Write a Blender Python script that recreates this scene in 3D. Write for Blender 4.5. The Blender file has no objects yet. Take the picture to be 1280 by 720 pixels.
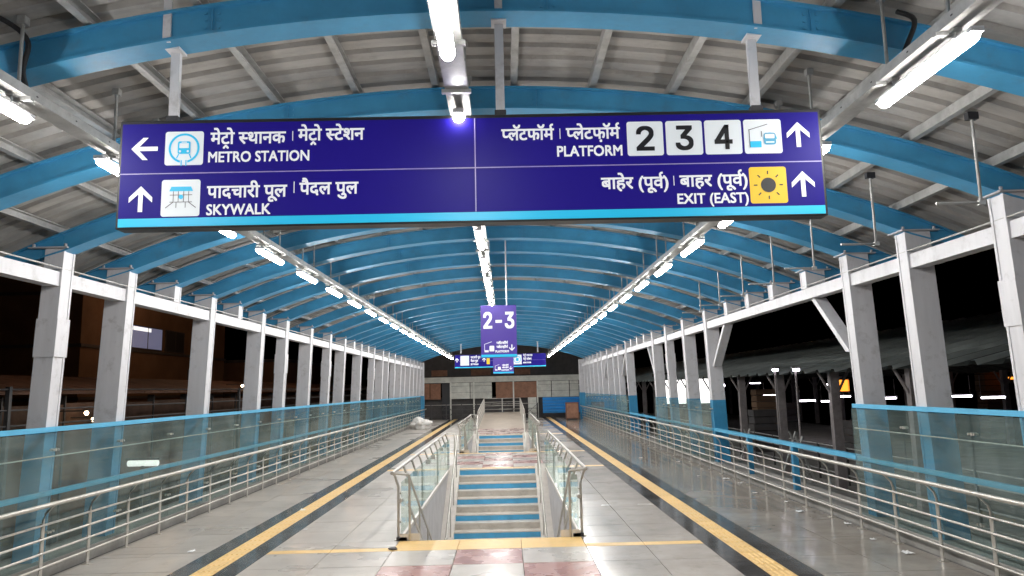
import bpy, bmesh, math, random
from mathutils import Vector, Matrix
random.seed(7)
S = bpy.context.scene
COL = S.collection

# ------------------------------------------------------------------ camera, world, exposure
CAMZ = 2.1
F = 900.0
r = math.radians(1.3)
ey = Vector((-8, -126, -F)).normalized()
ex = Vector((math.cos(r), math.sin(r), 0)); ex = (ex - ex.dot(ey) * ey).normalized()
ez = ex.cross(ey)
M = Matrix((ex, ey, ez))                       # rows: camera space -> world
cam = bpy.data.cameras.new('camera'); cam.sensor_width = 36; cam.lens = F / 1280 * 36
cam.clip_start = 0.05; cam.clip_end = 2000
camo = bpy.data.objects.new('camera', cam); COL.objects.link(camo)
camo.matrix_world = Matrix.Translation((0, 0, CAMZ)) @ M.to_4x4()
S.camera = camo
W = bpy.data.worlds.new('World'); S.world = W; W.use_nodes = True
wn = W.node_tree.nodes; sky = wn.new('ShaderNodeTexSky'); sky.sky_type = 'NISHITA'; sky.sun_disc = False
sky.sun_elevation = math.radians(-4); sky.sun_rotation = math.radians(200)
W.node_tree.links.new(sky.outputs[0], wn['Background'].inputs[0]); wn['Background'].inputs[1].default_value = 0.004
S.view_settings.view_transform = 'Standard'; S.view_settings.look = 'None'
S.view_settings.exposure = 0.12; S.view_settings.gamma = 1
LAMP = 98.0
S.render.engine = 'CYCLES'
S.cycles.max_bounces = 7; S.cycles.transparent_max_bounces = 24; S.cycles.diffuse_bounces = 4
S.cycles.glossy_bounces = 3; S.cycles.caustics_reflective = False; S.cycles.sample_clamp_indirect = 4

# ------------------------------------------------------------------ materials
def mat(name, col, rough=0.5, metal=0.0, var=0.0, scale=6.0, bump=0.0, bscale=40.0, coat=0.0, col2=None, rvar=0.0, stretch=None, spec=0.5, orand=0.0, dirt=0.0, dscale=2.2):
    m = bpy.data.materials.new(name); m.use_nodes = True
    nt = m.node_tree; b = nt.nodes['Principled BSDF']; L = nt.links.new
    b.inputs['Roughness'].default_value = rough; b.inputs['Metallic'].default_value = metal
    b.inputs['Coat Weight'].default_value = coat; b.inputs['Specular IOR Level'].default_value = spec
    b.inputs['Base Color'].default_value = (*col, 1)
    tc = nt.nodes.new('ShaderNodeNewGeometry'); src = tc.outputs['Position']
    if stretch:
        mp = nt.nodes.new('ShaderNodeMapping'); mp.inputs['Scale'].default_value = stretch; L(src, mp.inputs[0]); src = mp.outputs[0]
    if var or col2 or rvar:
        n = nt.nodes.new('ShaderNodeTexNoise'); n.inputs['Scale'].default_value = scale; n.inputs['Detail'].default_value = 6
        n.inputs['Roughness'].default_value = 0.65; L(src, n.inputs['Vector'])
        cr = nt.nodes.new('ShaderNodeValToRGB'); L(n.outputs['Fac'], cr.inputs[0])
        c2 = col2 or tuple(c * (1 - var) for c in col); c1 = tuple(min(1, c * (1 + var * 0.6)) for c in col) if var else col
        cr.color_ramp.elements[0].position = 0.33; cr.color_ramp.elements[0].color = (*c2, 1)
        cr.color_ramp.elements[1].position = 0.66; cr.color_ramp.elements[1].color = (*c1, 1)
        out = cr.outputs[0]
        if orand:
            oi = nt.nodes.new('ShaderNodeObjectInfo'); mr = nt.nodes.new('ShaderNodeMapRange'); L(oi.outputs['Random'], mr.inputs[0])
            mr.inputs[3].default_value = 1 - orand; mr.inputs[4].default_value = 1 + orand
            hs = nt.nodes.new('ShaderNodeHueSaturation'); L(out, hs.inputs['Color']); L(mr.outputs[0], hs.inputs['Value']); out = hs.outputs[0]
        if dirt:       # brown grime in irregular patches
            nd = nt.nodes.new('ShaderNodeTexNoise'); nd.inputs['Scale'].default_value = dscale; nd.inputs['Detail'].default_value = 9; nd.inputs['Roughness'].default_value = .72
            L(tc.outputs['Position'], nd.inputs['Vector'])
            md = nt.nodes.new('ShaderNodeMapRange'); L(nd.outputs['Fac'], md.inputs[0]); md.inputs[1].default_value = .54; md.inputs[2].default_value = .74; md.inputs[3].default_value = 0; md.inputs[4].default_value = dirt
            mxd = nt.nodes.new('ShaderNodeMix'); mxd.data_type = 'RGBA'; L(md.outputs[0], mxd.inputs['Factor']); L(out, mxd.inputs[6]); mxd.inputs[7].default_value = (.11, .085, .06, 1); out = mxd.outputs[2]
        L(out, b.inputs['Base Color'])
        if rvar:
            n2 = nt.nodes.new('ShaderNodeTexNoise'); n2.inputs['Scale'].default_value = scale * 0.35; n2.inputs['Detail'].default_value = 5; L(src, n2.inputs['Vector'])
            mr2 = nt.nodes.new('ShaderNodeMapRange'); L(n2.outputs['Fac'], mr2.inputs[0])
            mr2.inputs[1].default_value = 0.2; mr2.inputs[2].default_value = 0.8
            mr2.inputs[3].default_value = max(0.03, rough - rvar); mr2.inputs[4].default_value = rough + rvar
            L(mr2.outputs[0], b.inputs['Roughness'])
    if bump:
        nb = nt.nodes.new('ShaderNodeTexNoise'); nb.inputs['Scale'].default_value = bscale; nb.inputs['Detail'].default_value = 3; L(src, nb.inputs['Vector'])
        bp = nt.nodes.new('ShaderNodeBump'); bp.inputs['Strength'].default_value = bump; bp.inputs['Distance'].default_value = 0.01
        L(nb.outputs['Fac'], bp.inputs['Height']); L(bp.outputs[0], b.inputs['Normal'])
    return m

def emit(name, col, st):
    m = bpy.data.materials.new(name); m.use_nodes = True; b = m.node_tree.nodes['Principled BSDF']
    b.inputs['Base Color'].default_value = (*[min(.8, c) for c in col], 1)
    b.inputs['Emission Color'].default_value = (*col, 1); b.inputs['Emission Strength'].default_value = st
    return m

def glassmat(name, tint, refl=1.0):
    m = bpy.data.materials.new(name); m.use_nodes = True; nt = m.node_tree; nt.nodes.clear(); L = nt.links.new
    o = nt.nodes.new('ShaderNodeOutputMaterial'); t = nt.nodes.new('ShaderNodeBsdfTransparent'); t.inputs[0].default_value = (*tint, 1)
    g = nt.nodes.new('ShaderNodeBsdfGlossy'); g.inputs['Roughness'].default_value = 0.04; g.inputs[0].default_value = (.9, 1, .97, 1)
    d = nt.nodes.new('ShaderNodeBsdfDiffuse'); d.inputs[0].default_value = (.46, .58, .58, 1)
    n = nt.nodes.new('ShaderNodeTexNoise'); n.inputs['Scale'].default_value = 1.6; n.inputs['Detail'].default_value = 6
    ge = nt.nodes.new('ShaderNodeNewGeometry'); L(ge.outputs['Position'], n.inputs['Vector'])
    mr = nt.nodes.new('ShaderNodeMapRange'); L(n.outputs['Fac'], mr.inputs[0]); mr.inputs[1].default_value = .35; mr.inputs[2].default_value = .75
    mr.inputs[3].default_value = .05; mr.inputs[4].default_value = .16
    mx0 = nt.nodes.new('ShaderNodeMixShader'); L(mr.outputs[0], mx0.inputs[0]); L(t.outputs[0], mx0.inputs[1]); L(d.outputs[0], mx0.inputs[2])
    lw = nt.nodes.new('ShaderNodeLayerWeight'); lw.inputs['Blend'].default_value = .5
    pw = nt.nodes.new('ShaderNodeMath'); pw.operation = 'POWER'; L(lw.outputs['Facing'], pw.inputs[0]); pw.inputs[1].default_value = 5.0
    mu = nt.nodes.new('ShaderNodeMath'); mu.operation = 'MULTIPLY_ADD'; L(pw.outputs[0], mu.inputs[0]); mu.inputs[1].default_value = .45*refl; mu.inputs[2].default_value = .035*refl
    mx = nt.nodes.new('ShaderNodeMixShader'); L(mu.outputs[0], mx.inputs[0]); L(mx0.outputs[0], mx.inputs[1]); L(g.outputs[0], mx.inputs[2]); L(mx.outputs[0], o.inputs[0])
    return m

MT = dict(
    blue=mat('blue_paint', (0.055, 0.295, 0.53), .36, 0, .20, 1.1, .12, 18, rvar=.1, dirt=0.28, dscale=3.5),
    bluel=mat('light_blue_paint', (0.10, 0.42, 0.66), .4, 0, .1, 3),
    white=mat('white_paint', (0.60, 0.60, 0.63), .45, 0, .08, 1.2, .08, 20, rvar=.12, stretch=(5, 5, .7), dirt=0.40, dscale=4.5),
    grey=mat('grey_primer', (0.42, 0.42, 0.44), .5, 0, .12, 2.5, rvar=.1),
    galv=mat('galvanised_steel', (0.46, 0.46, 0.45), .42, .35, .22, 5, .1, 60, rvar=.12, dirt=0.40, dscale=6.0),
    roof=mat('roof_sheet_metal', (0.41, 0.395, 0.375), .5, .1, .22, 1.4, .15, 5, rvar=.12, stretch=(1, 3, 1), orand=.06, dirt=0.45, dscale=2.2),
    steel=mat('stainless_steel', (0.60, 0.57, 0.52), .36, .75, .12, 12, rvar=.1),
    dark=mat('dark_metal', (0.03, 0.03, 0.035), .5),
    rubber=mat('black_cable', (0.02, 0.02, 0.022), .5),
    tileL=mat('grey_granite', (0.415, 0.385, 0.35), .34, 0, .16, 1.3, .05, 3, col2=(.355, .33, .30), rvar=.2, orand=.025, dirt=0.50, dscale=3.0),
    tileR=mat('wet_grey_granite', (0.31, 0.285, 0.255), .13, 0, .2, .9, .22, 1.8, col2=(.21, .19, .165), rvar=.10, orand=.04, spec=.7, dirt=0.40, dscale=2.0),
    red=mat('red_granite', (0.37, 0.215, 0.195), .28, 0, .2, 9, col2=(.34, .19, .17), rvar=.14, orand=.03),
    cream=mat('cream_granite', (0.47, 0.435, 0.40), .28, 0, .12, 3, .04, 3, col2=(.43, .395, .36), rvar=.12, orand=.05, dirt=0.35, dscale=4.0),
    tileN=mat('damp_grey_granite', (0.42, 0.385, 0.35), .2, 0, .2, 1.2, .06, 2.5, col2=(.35, .32, .29), rvar=.13, orand=.025, dirt=0.40, dscale=3.0),
    rampm=mat('beige_ramp_stone', (0.42, 0.36, 0.30), .45, 0, .15, 2),
    black=mat('black_granite', (0.085, 0.083, 0.083), .14, 0, .5, 4, .05, 5, rvar=.1, orand=.15),
    yellow=mat('yellow_tactile', (0.74, 0.50, 0.20), .42, 0, .12, 5, rvar=.1, orand=.05, dirt=0.50, dscale=5.0),
    conc=mat('concrete', (0.30, 0.29, 0.27), .8, 0, .3, 1.5, .3, 20),
    wallw=mat('white_plaster', (0.55, 0.54, 0.55), .75, 0, .14, 2, .1, 20),
    step=mat('grey_stair_stone', (0.56, 0.52, 0.47), .45, 0, .22, 3, col2=(.50, .46, .41), dirt=0.40, dscale=5.0),
    nose=mat('pale_nosing', (0.66, 0.62, 0.57), .4, 0, .1, 6),
    stepb=mat('blue_riser_paint', (0.08, 0.40, 0.70), .4, 0, .2, 4, col2=(.09, .37, .62)),
    navy=mat('navy_sign_face', (0.010, 0.005, 0.17), .45, 0, .05, 2, spec=.15),
    purple=mat('purple_sign_face', (0.075, 0.04, 0.34), .34, 0, .05, 2),
    cyan=mat('cyan_band', (0.02, 0.50, 0.80), .35),
    print=mat('white_print', (0.84, 0.85, 0.88), .45),
    printb=mat('black_print', (0.01, 0.01, 0.012), .4),
    icon=mat('icon_white', (0.78, 0.83, 0.87), .4),
    sun=mat('yellow_print', (0.85, 0.52, 0.01), .4),
    frame=mat('black_sign_frame', (0.012, 0.012, 0.013), .4),
    divider=mat('divider_print', (0.36, 0.30, 0.62), .4),
    brown=mat('brown_board', (0.32, 0.16, 0.10), .7, 0, .3, 3, orand=.15),
    boxb=mat('brown_cabinet', (0.16, 0.075, 0.05), .6, 0, .1, 4),
    panel=mat('pale_corrugated', (0.72, 0.72, 0.66), .6, 0, .2, 2, orand=.12),
    bsheet=mat('blue_corrugated', (0.015, 0.30, 0.75), .45, 0, .1, 2),
    brick=mat('brown_render', (0.20, 0.12, 0.07), .9, 0, .2, .5, .3, 4),
    roofd=mat('dark_platform_roof', (0.10, 0.115, 0.11), .6, .1, .35, .6, stretch=(1, 1, 1)),
    rib=mat('pale_roof_rib', (0.62, 0.68, 0.66), .5, .1, .2, 1),
    coldark=mat('dark_painted_steel', (0.085, 0.08, 0.08), .6, 0, .2, 3),
    colgrey=mat('grey_painted_column', (0.30, 0.27, 0.27), .6, 0, .3, 3),
    dbrown=mat('dark_brown_board', (0.13, 0.07, 0.045), .8, 0, .35, 1.5, orand=.3),
    cloth=mat('white_sack', (0.72, 0.70, 0.67), .85, 0, .1, 9, .4, 12),
    paper=mat('scrap_paper', (0.75, 0.75, 0.75), .7),
    ground=mat('dark_ballast', (0.07, 0.06, 0.055), .95, 0, .4, .8, .5, 6),
    lamp=emit('led_diffuser', (1.0, 0.97, 0.93), LAMP),
    lamp2=emit('far_tube', (0.92, 0.86, 1.0), 14.0),
    win=emit('lit_window', (1.0, 0.98, 0.95), 2.5),
    winb=emit('lit_blue_window', (0.45, 0.52, 0.9), 0.16),
    dimglow=emit('dim_white_glow', (0.9, 0.9, 0.85), 1.2),
    orange2=emit('warm_bulb', (1.0, .72, .4), 30.0),
    orange=emit('orange_screen', (1.0, 0.30, 0.03), 2.2),
    sodium=emit('sodium_lamp', (1.0, 0.55, 0.30), 420.0),
    warmwin=emit('dim_warm_window', (1.0, 0.72, 0.42), 0.16),
    glass=glassmat('tinted_glass', (.89, .94, .925), 1.0),
    glass2=glassmat('stair_glass', (.93, .97, .955), .8),
)
for k_, c_, e_ in (('print', (.84, .86, .95), .22), ('icon', (.8, .86, .92), .16), ('navy', (.03, .012, .42), .14), ('cyan', (.02, .5, .85), .18), ('sun', (.9, .6, .02), .15)):   # low emission added to brighten sign print and faces, backlighting assumed
    q_ = MT[k_].node_tree.nodes['Principled BSDF']; q_.inputs['Emission Color'].default_value = (*c_, 1); q_.inputs['Emission Strength'].default_value = e_
MT['purple'].node_tree.nodes['Principled BSDF'].inputs['Emission Color'].default_value = (.10, .05, .45, 1)
MT['purple'].node_tree.nodes['Principled BSDF'].inputs['Emission Strength'].default_value = .06

# ------------------------------------------------------------------ mesh helpers
class MB:
    def __init__(s): s.v = []; s.f = []; s.m = []; s.sm = []
    def add(s, vs, fs, mi=0, smooth=False):
        o = len(s.v); s.v += [tuple(v) for v in vs]
        for f in fs: s.f.append(tuple(i + o for i in f)); s.m.append(mi); s.sm.append(smooth)
    def box(s, x0, x1, y0, y1, z0, z1, mi=0, shx=0.0, bottom=True):
        # shx: x offset of the bottom relative to the top (leaning boxes)
        vs = [(x0+shx, y0, z0), (x1+shx, y0, z0), (x1+shx, y1, z0), (x0+shx, y1, z0), (x0, y0, z1), (x1, y0, z1), (x1, y1, z1), (x0, y1, z1)]
        fs = [(4, 5, 6, 7), (0, 1, 5, 4), (1, 2, 6, 5), (2, 3, 7, 6), (3, 0, 4, 7)]
        if bottom: fs.append((3, 2, 1, 0))
        s.add(vs, fs, mi); return s
    def tube(s, pts, rad, n=8, mi=0, caps=True):
        pts = [Vector(p) for p in pts]; rings = []
        up = Vector((0, 0, 1))
        for i, p in enumerate(pts):
            t = (pts[min(i+1, len(pts)-1)] - pts[max(i-1, 0)]).normalized()
            a = up if abs(t.dot(up)) < .95 else Vector((1, 0, 0))
            u = t.cross(a).normalized(); v = u.cross(t).normalized()
            rings.append([p + rad * (math.cos(2*math.pi*k/n) * u + math.sin(2*math.pi*k/n) * v) for k in range(n)])
        vs = [q for rr in rings for q in rr]; fs = []
        for i in range(len(pts)-1):
            for k in range(n):
                fs.append((i*n+k, i*n+(k+1) % n, (i+1)*n+(k+1) % n, (i+1)*n+k))
        s.add(vs, fs, mi, True)
        if caps: s.add([q for q in rings[0]], [tuple(range(n))], mi); s.add([q for q in rings[-1]], [tuple(range(n-1, -1, -1))], mi)
        return s
    def prism(s, poly, y0, y1, mi=0):
        # poly in (x,z) extruded along y
        n = len(poly); vs = [(p[0], y0, p[1]) for p in poly] + [(p[0], y1, p[1]) for p in poly]
        fs = [tuple(range(n)), tuple(range(2*n-1, n-1, -1))] + [(i, i+n, (i+1) % n + n, (i+1) % n) for i in range(n)]
        s.add(vs, fs, mi); return s
    def mesh(s, name, mats):
        me = bpy.data.meshes.new(name); me.from_pydata(s.v, [], s.f); me.validate()
        for m in mats: me.materials.append(MT[m])
        if len(me.polygons) == len(s.m):
            me.polygons.foreach_set('material_index', s.m); me.polygons.foreach_set('use_smooth', s.sm)
        me.update(); return me
    def build(s, name, mats, parent=None, **kw):
        if isinstance(mats, str): mats = [mats]
        return obj(name, s.mesh(name, mats), parent, **kw)

def obj(name, me, parent=None, loc=None, label=None, cat=None, group=None, kind=None):
    o = bpy.data.objects.new(name, me); COL.objects.link(o)
    if parent: o.parent = parent
    if loc: o.location = loc
    if label: o['label'] = label
    if cat: o['category'] = cat
    if group: o['group'] = group
    if kind: o['kind'] = kind
    return o
def thing(name, loc, label, cat, group=None):
    return obj(name, None, None, loc, label, cat, group)
def fixn(o):
    bm = bmesh.new(); bm.from_mesh(o.data); bmesh.ops.recalc_face_normals(bm, faces=bm.faces); bm.to_mesh(o.data); bm.free(); return o
def bevel(o, w, seg=2):
    bm = bmesh.new(); bm.from_mesh(o.data)
    bmesh.ops.remove_doubles(bm, verts=bm.verts, dist=1e-5)
    es = [e for e in bm.edges if len(e.link_faces) == 2 and e.calc_face_angle(0) > .5]
    bmesh.ops.bevel(bm, geom=es, offset=w, segments=seg, affect='EDGES', profile=.6); bm.to_mesh(o.data); bm.free(); return o
ORD = ['', 'first', 'second', 'third', 'fourth', 'fifth', 'sixth', 'seventh', 'eighth', 'ninth', 'tenth', 'eleventh', 'twelfth', 'thirteenth', 'fourteenth', 'fifteenth', 'sixteenth', 'seventeenth', 'eighteenth', 'nineteenth', 'twentieth', 'twenty-first', 'twenty-second', 'twenty-third', 'twenty-fourth', 'twenty-fifth']

# ------------------------------------------------------------------ key dimensions
XC = -0.16                 # canopy axis
XRL, XRR = -5.41, 5.06     # steel railings
XGL, XGR = -5.585, 5.20     # glass screens
PIL, PIR = -5.57, 5.18     # posts, inner face at beam height
OX0, OX1 = -1.55, 1.03     # stair openings
OPEN = [(10.6, 19.7), (24.665, 33.77)]
RAMP = (38.73, 49.5)
END = 49.0
ARCH_Y = [1.8, 3.6, 5.35, 7.3, 9.15, 10.75, 12.25, 13.8, 15.2, 16.7, 18.55, 20.9, 23.2, 25.3, 26.8, 28.2, 29.6, 31.0, 33.2, 34.8, 36.8, 39.0, 40.6, 42.7, 44.4, 46.1, 47.8]
STUB = {12.25, 15.2, 26.8, 29.6}
STUBR = {12.25, 13.8, 15.2, 16.7, 26.8, 28.2, 29.6}
R_ARC = 14.5; APEX = 5.0
def zarc(x, dz=0.0):       # underside of the arches at world x
    return APEX - R_ARC + math.sqrt(R_ARC**2 - (x - XC)**2) + dz

# ------------------------------------------------------------------ ground, deck, floor tiles
g = MB(); g.box(-400, 400, -60, 900, -7.4, -7.0); g.build('ground', 'ground', kind='structure')
fl = MB()
def slab(x0, x1, y0, y1): fl.box(x0, x1, y0, y1, -.42, -.03)
slab(-6.2, OX0, -3, 57); slab(OX1, 5.95, -3, 57)
ys = [-3, OPEN[0][0], OPEN[0][1], OPEN[1][0], OPEN[1][1], 57]
for a, b in ((ys[0], ys[1]), (ys[2], ys[3]), (ys[4], ys[5])): slab(OX0, OX1, a, b)
FLOOR = fl.build('floor', 'conc', kind='structure')

rows = []
y = 9.96
near = [9.96 - .8275 * k for k in range(0, 12)][::-1]
for a, b in zip(near, near[1:]): rows.append((a, b, 'n'))
rows.append((9.96, 10.6, 'c'))
def rs(a, b, n):
    for k in range(n): rows.append((a + (b-a)*k/n, a + (b-a)*(k+1)/n, 'n'))
rs(10.6, 19.7, 11); rows.append((19.7, 20.0, 't')); rs(20.0, 24.365, 5); rows.append((24.365, 24.665, 't'))
rs(24.665, 33.77, 11); rows.append((33.77, 34.07, 't')); rs(34.07, 56.8, 27)
cols = []
def cs(a, b, n, k):
    for i in range(n): cols.append((a + (b-a)*i/n, a + (b-a)*(i+1)/n, k))
cs(-5.50, -4.06, 2, 'L'); cs(-3.22, OX0, 2, 'L'); cs(OX0, OX1, 3, 'M'); cs(OX1, 2.60, 2, 'N'); cs(3.44, 5.12, 2, 'R')
def tile_mesh(name, w, h, m):
    b = MB(); e = .0015; c = .003
    x, y_ = w/2 - e, h/2 - e
    b.add([(-x, -y_, -.03), (x, -y_, -.03), (x, y_, -.03), (-x, y_, -.03), (-x+c, -y_+c, 0), (x-c, -y_+c, 0), (x-c, y_-c, 0), (-x+c, y_-c, 0)],
          [(4, 5, 6, 7), (0, 1, 5, 4), (1, 2, 6, 5), (2, 3, 7, 6), (3, 0, 4, 7)])
    return b.mesh(name, [m])
tiles = []
for ri, (a, b, kind) in enumerate(rows):
    for ci, (c, d, z) in enumerate(cols):
        if z == 'M' and any(a > o[0] - .1 and b < o[1] + .1 and kind == 'n' for o in OPEN): continue
        if z == 'M' and a > RAMP[0] - .2 and b < RAMP[1] + .3: continue
        if z == 'M':
            par = (ri + ci) % 2
            m = 'red' if (ri + ci) % 2 == (10 + 5) % 2 else 'cream'
            if kind != 'n': m = 'yellow'
            tiles.append((c, d, a, b, m))
        else:
            m = {'L': 'tileL', 'N': 'tileN', 'R': 'tileR'}[z]
            if kind == 'c':
                tiles.append((c, d, a, a + .2, 'yellow' if abs((c+d)/2) < 3.3 else m)); tiles.append((c, d, a + .2, b, m))
            elif kind == 't' and abs((c+d)/2) < 3.2: tiles.append((c, d, a, b, 'yellow'))
            else: tiles.append((c, d, a, b, m))
tiles = [t for t in tiles if t[3] > 6.0] + []   # rows nearer than this lie below the frame...
near_pad = MB()                                # ...and are one plain bed of the same stone
for (c, d, z) in cols:
    near_pad.box(c+.004, d-.004, -3, 6.0, -.03, 0, bottom=False)
near_pad.build('tile', 'tileL', FLOOR, kind='stuff')
cache = {}
tiles.sort(key=lambda t: t[2])
for t in tiles[:299]:
    c, d, a, b, m = t; key = (round(d-c, 3), round(b-a, 3), m)
    if key not in cache: cache[key] = tile_mesh('tile', d-c, b-a, m)
    o = obj('tile', cache[key], FLOOR, ((c+d)/2, (a+b)/2, random.uniform(-.0012, .0008)))
byM = {}
for t in tiles[299:]: byM.setdefault(t[4], []).append(t)
b_ = MB(); names = list(byM)
for i, m in enumerate(names):
    for (c, d, a, b, _) in byM[m]: b_.box(c+.004, d-.004, a+.004, b-.004, -.03, random.uniform(-.001, .001), i, bottom=False)
b_.build('tile', names, FLOOR, kind='stuff')

def tact_mesh(L):
    b = MB(); b.box(-.138, .138, -L/2+.003, L/2-.003, -.03, .0015, bottom=False)
    for k in range(4):
        x = -.099 + k*.066
        b.add([(x-.018, -L/2+.02, .0015), (x+.018, -L/2+.02, .0015), (x+.018, L/2-.02, .0015), (x-.018, L/2-.02, .0015),
               (x-.011, -L/2+.026, .011), (x+.011, -L/2+.026, .011), (x+.011, L/2-.026, .011), (x-.011, L/2-.026, .011)],
              [(4, 5, 6, 7), (0, 1, 5, 4), (1, 2, 6, 5), (2, 3, 7, 6), (3, 0, 4, 7)])
    return b.mesh('tactile_tile', ['yellow'])
TM = tact_mesh(.3)
bm_ = MB(); bm_.box(-.137, .137, -.297, .297, -.03, 0, bottom=False); BMh = bm_.mesh('border_tile', ['black'])
for X in (-3.64, 3.02):
    far = MB(); farb = MB()
    for k in range(167):
        Y = 5.6 + .3*k
        if Y > 55.5: break
        if k < 140: obj('tactile_tile', TM, FLOOR, (X, Y, 0))
        else: far.box(X-.138, X+.138, Y-.147, Y+.147, -.03, .004, bottom=False)
    far.build('tactile_tile', 'yellow', FLOOR, kind='stuff')
    for s_ in (-1, 1):
        for k in range(84):
            Y = 5.6 + .6*k
            if Y > 55.5: break
            if k < 60: obj('border_tile', BMh, FLOOR, (X + s_*.28, Y, random.uniform(-.001, .001)))
            else: farb.box(X + s_*.28-.137, X + s_*.28+.137, Y-.297, Y+.297, -.03, 0, bottom=False)
    farb.build('border_tile', 'black', FLOOR, kind='stuff')
    nb = MB(); nb.box(X-.14, X+.14, -3, 5.42, -.03, .003, 0, bottom=False); nb.box(X-.42, X-.145, -3, 5.28, -.03, 0, 1, bottom=False); nb.box(X+.145, X+.42, -3, 5.28, -.03, 0, 1, bottom=False)
    nb.build('tactile_tile', ['yellow', 'black'], FLOOR, kind='stuff')
for nm, x0, x1 in (('kerb', -6.2, -5.565), ('kerb', 5.185, 5.95)):
    k = MB(); k.box(x0, x1, -3, 57, -.03, .16); bevel(k.build(nm, 'conc', kind='structure'), .012, 2)

for x0, x1 in ((-5.565, -5.50), (5.12, 5.185)):
    m = MB(); m.box(x0, x1, -3, 57, -.029, -.018, bottom=False); m.build('gutter', 'dark', kind='structure')
# ------------------------------------------------------------------ canopy
CAN = thing('footbridge_canopy', (XC, 0, 0), 'long vaulted footbridge roof with bright blue steel arches on pale grey posts', 'canopy')
def P(mb, name, mats, **kw):
    o = mb.build(name, mats, CAN, **kw); o.location = (-XC, 0, 0); return o
# arches: box ribs with a lower flange
HS = 6.1; NA = 36
def arch_mesh():
    b = MB(); w = .09; fw = .125; h = .245
    sec = [(-fw, 0), (fw, 0), (fw, .022), (w, .022), (w, h-.02), (fw, h-.02), (fw, h), (-fw, h), (-fw, h-.02), (-w, h-.02), (-w, .022), (-fw, .022)]
    n = len(sec); vs = []; fs = []
    for i in range(NA+1):
        x = XC - HS + 2*HS*i/NA
        tap = min(1, (HS - abs(x-XC)) / .9 + .45)
        z0 = zarc(x); nx = (x-XC)/R_ARC; nz = math.sqrt(1-nx*nx)
        for (sy, sz) in sec:
            hh = h - (h - sz) * (tap if sz < h*.6 else 1) if tap < 1 else sz
            vs.append((x + nx*hh, sy, z0 + nz*hh))
    for i in range(NA):
        for k in range(n):
            fs.append((i*n+k, (i+1)*n+k, (i+1)*n+(k+1) % n, i*n+(k+1) % n))
    b.add(vs, fs); b.add(vs[:n], [tuple(range(n))]); b.add(vs[-n:], [tuple(range(n-1, -1, -1))])
    # site joints (bolted plates) in the web
    for xj in (XC-2.05, XC+.55, XC+2.6):
        z = zarc(xj)
        b.box(xj-.004, xj+.004, -.107, .107, z+.03, z+.22)
        for dx in (-.05, .05):
            for dz in (.06, .12, .18): b.box(xj+dx-.009, xj+dx+.009, -.10, .10, z+dz-.009, z+dz+.009)
    return b.mesh('arch', ['blue'])
AM = arch_mesh()
bm = bmesh.new(); bm.from_mesh(AM); bmesh.ops.recalc_face_normals(bm, faces=bm.faces); bm.to_mesh(AM); bm.free()
for Y in ARCH_Y: obj('arch', AM, CAN, (-XC, Y, 0))
# purlins
PX = [XC + .83*(k-.62) for k in range(-6, 8)]
for x in PX:
    if abs(x-XC) > 5.9: continue
    z = zarc(x, .275); b = MB()
    b.box(x-.035, x+.035, .2, END+.6, z, z+.012); b.box(x-.035, x-.023, .2, END+.6, z+.012, z+.09); b.box(x-.035, x+.035, .2, END+.6, z+.09, z+.10)
    P(b, 'purlin', 'galv')
# roof sheets: corrugation runs over the vault
def sheet_mesh():
    b = MB(); prof = []
    y = 0
    for k in range(4):
        prof += [(y, 0), (y+.16, 0), (y+.175, .045), (y+.235, .045)]; y += .255
    prof.append((y, 0)); prof.append((y+.05, .004)); NX = 40; vs = []; fs = []; n = len(prof)
    for i in range(NX+1):
        x = XC - 6.5 + 13.0*i/NX; nx = (x-XC)/R_ARC; nz = math.sqrt(1-nx*nx)
        for (py, pz) in prof:
            h = .378 + pz; vs.append((x + nx*h, py, zarc(x) + nz*h))
    for i in range(NX):
        for k in range(n-1): fs.append((i*n+k, i*n+k+1, (i+1)*n+k+1, (i+1)*n+k))
    b.add(vs, fs); return b.mesh('roof_sheet', ['roof'])
SM = sheet_mesh(); n = 0; y = .2
while y < END + .4:
    obj('roof_sheet', SM, CAN, (-XC, y, (n % 2)*.003)); y += 1.02; n += 1
# posts
def post_mesh(side, z0, z1, blue_to, name='post', slim=False):
    xi = PIL if side < 0 else PIR; b = MB()
    lean = .04 if side < 0 else .03
    def seg(za, zb, mi):
        w = .24 if slim else .33
        def off(z): return side*lean*(3.67 - z)
        xin = lambda z: xi + off(z)
        xo = lambda z: xi + side*w + off(z)
        # hollow section with a shallow recess in the flange facing the walkway
        def ring(z):
            s = side; X = xin(z); Xo = xo(z)
            return [(X, -.12, z), (X, -.085, z), (X + s*.008, -.085, z), (X + s*.008, .085, z), (X, .085, z), (X, .12, z), (Xo, .12, z), (Xo, -.12, z)]
        a = ring(za); c = ring(zb); m = len(a)
        b.add(a + c, [(k, (k+1) % m, (k+1) % m + m, k + m) for k in range(m)] + [tuple(range(m)), tuple(range(2*m-1, m-1, -1))], mi)
    if z0 < blue_to: seg(z0, blue_to, 1); seg(blue_to, z1, 0)
    else: seg(z0, z1, 0)
    me = b.mesh(name, ['white', 'blue'])
    bm = bmesh.new(); bm.from_mesh(me); bmesh.ops.recalc_face_normals(bm, faces=bm.faces); bm.to_mesh(me); bm.free()
    return me
PM = {(s, st): post_mesh(s, 3.69 if st == 1 else .16, 3.99, 1.70, slim=(st == 2)) for s in (-1, 1) for st in (0, 1, 2)}
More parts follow.
